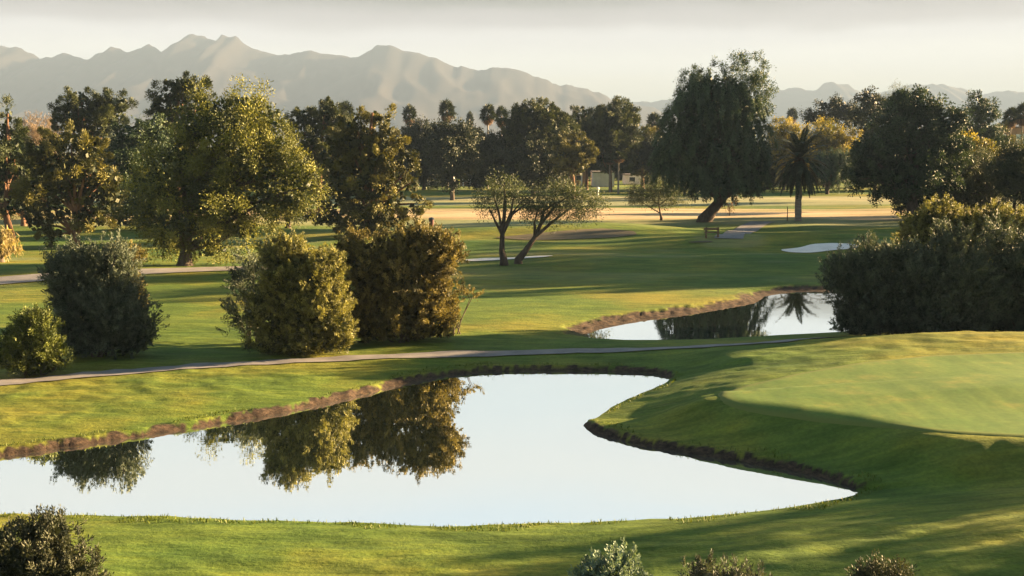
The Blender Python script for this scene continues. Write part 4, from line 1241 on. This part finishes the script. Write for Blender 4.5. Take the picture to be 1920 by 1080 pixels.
house('long low house with a shaded porch on white posts, left of the golden pine', 862, 985, 322, 345, 262, cols=9, wins=6, wall='tanwall')
house('low house with white porch posts behind the golden pine', 1000, 1098, 322, 345, 262, cols=6, wins=4, wall='tanwall')
house('plain grey-white garage wall left of the leaning fan palm', 1112, 1152, 324, 346, 255, wins=0, depth=7, flat=True)
house('low white building right of the leaning fan palm', 1172, 1226, 329, 344, 268, wins=2, depth=6, flat=True)
house('white house glimpsed between trunks right of the upswept pine', 785, 850, 328, 346, 270, wins=3)
house('tan flat-roofed building with a pale blue window at the right frame edge', 1872, 2000, 240, 300, 235, wall='tanwall', wins=0, flat=True, depth=10)
hb = [o for o in col.objects if o.get('label', '').startswith('tan flat-roofed')][0]
for (dx, dz) in ((915, 261), (955, 261), (990, 261)):
    p = at_y(960 + dx, dz, 235)
    f = MB(); f.box((p[0] - hb.location.x, -5.04, p[2] - hb.location.z), (2.2, 0.1, 2.0)); fr = f.build('window', M['whitep'], hb)
    q = MB(); q.box((p[0] - hb.location.x, -5.08, p[2] - hb.location.z), (2.0, 0.1, 1.8)); q.build('pane', M['glassb'], fr)


# ------------------------------------------------------------------ small things on the course
g = on_ground(809, 425)
e = empty('litter_bin', g, 'dark red litter bin standing on the fairway edge right of the upswept pine', 'bin')
mb = MB(); mb.tube([(0, 0, 0), (0, 0, 0.02), (0, 0, 0.75)], [0.0, 0.24, 0.28], 14); mb.build('body', M['binred'], e)
mb = MB(); mb.tube([(0, 0, 0.75), (0, 0, 0.80), (0, 0, 0.95), (0, 0, 1.0)], [0.31, 0.31, 0.22, 0.0], 14); mb.build('lid', M['glassd'], e)
g = on_ground(1121, 368)
e = empty('marker_post', g, 'short white marker post with a round head on the far green', 'post')
mb = MB(); mb.tube([(0, 0, -0.1), (0, 0, 1.0)], [0.16, 0.13], 10); mb.build('post', M['whitep'], e)
mb = MB(); mb.tube([(0, 0, 1.0), (0, 0, 1.08), (0, 0, 1.3), (0, 0, 1.5), (0, 0, 1.58)], [0.02, 0.22, 0.30, 0.2, 0.0], 12); mb.build('head', M['whitep'], e)
g = on_ground(1335, 446)
e = empty('bench', g, 'small wooden bench frame beside the grey path on the fairway', 'bench')
for sx_ in (-0.5, 0.5):
    mb = MB(); mb.box((sx_, 0, 0.42), (0.14, 0.16, 0.95)); mb.build('leg', M['wood'], e)
mb = MB(); mb.box((0, 0.18, 0.45), (1.3, 0.38, 0.07)); mb.build('seat', M['wood'], e)
mb = MB(); mb.box((0, 0.42, 0.72), (1.3, 0.06, 0.2)); mb.build('backrest', M['wood'], e)
g = on_ground(1476, 414)
e = empty('stake', g, 'thin reddish stake in the turf just left of the date palm', 'stake')
mb = MB(); mb.tube([(0, 0, -0.1), (0, 0, 1.5)], [0.05, 0.04], 8); mb.build('pole', M['binred'], e)
mb = MB(); mb.tube([(0, 0, 1.5), (0, 0, 1.53), (0, 0, 1.6)], [0.04, 0.07, 0.0], 8); mb.build('cap', M['wood'], e)
p = at_y(799, 326, 235)
e = empty('patio_umbrella', (p[0], 235, h1(p[0], 235)), 'white patio umbrella among the far tree trunks', 'umbrella')
mb = MB(); mb.tube([(0, 0, 0), (0, 0, 2.9)], [0.04, 0.04], 8); mb.build('pole', M['whitep'], e)
mb = MB(); mb.tube([(0, 0, 2.35), (0, 0, 2.45), (0, 0, 2.75), (0, 0, 2.95)], [1.5, 1.52, 0.8, 0.0], 8); mb.build('canopy', M['canvas'], e)


# ------------------------------------------------------------------ rough grass at the water's edge
def grass():
    rg = np.random.default_rng(5)
    n = 260000
    x = rg.uniform(-22, 24, n); y = 21 + 34 * rg.random(n) ** 1.3
    s, dy = poly_sd(x, y, P1)
    keep = (s > 0.06) & (s < 0.25 + 0.9 * (vnoise(x, y, 3) + 0.4)) & (np.abs(x) < 0.46 * y + 1)
    keep &= poly_sd(x, y, PG)[0] > 0.3
    keep &= ~((dy > 0) & (s < 0.34))
    keep &= (dy > -0.2) | (s > 0.25)
    x, y, s = x[keep], y[keep], s[keep]
    z, mud = height(x, y, True)
    k2 = mud < 0.75
    x, y, z, s = x[k2], y[k2], z[k2], s[k2]
    m = len(x)
    L = np.where(x < 99, 0.065, 0.065) * (0.4 + 0.9 * rg.random(m))
    A = np.stack([rg.normal(size=m) * 0.45, rg.normal(size=m) * 0.45, np.ones(m)], 1); A /= np.linalg.norm(A, axis=1)[:, None]
    a = rg.uniform(0, 6.28, m)
    B = np.stack([np.cos(a), np.sin(a), np.zeros(m)], 1) * (L * 0.16)[:, None]
    P = np.stack([x, y, z], 1)
    V = np.stack([P - B, P + B, P + A * L[:, None] + B * 0.6, P + A * L[:, None] - B * 0.6], 1).reshape(-1, 3)
    o = leaf_obj('grass', V, np.repeat(rg.random(m), 4), M['grassb'], None)
    tag(o, 'short rough grass along the pond banks', 'grass', kind='stuff')


grass()

# ------------------------------------------------------------------ haze
m, n, o_ = new_mat('valley_haze')
pv = N(n, 'ShaderNodeVolumePrincipled', inp={'Color': (0.184, 0.262, 0.40, 1), 'Density': 0.00021, 'Anisotropy': 0.0})
n.links.new(pv.outputs[0], o_.inputs['Volume'])
mb = MB(); mb.box((0, 5800, 263), (24200, 12700, 532))
hz = mb.build('haze', m)
tag(hz, kind='stuff')
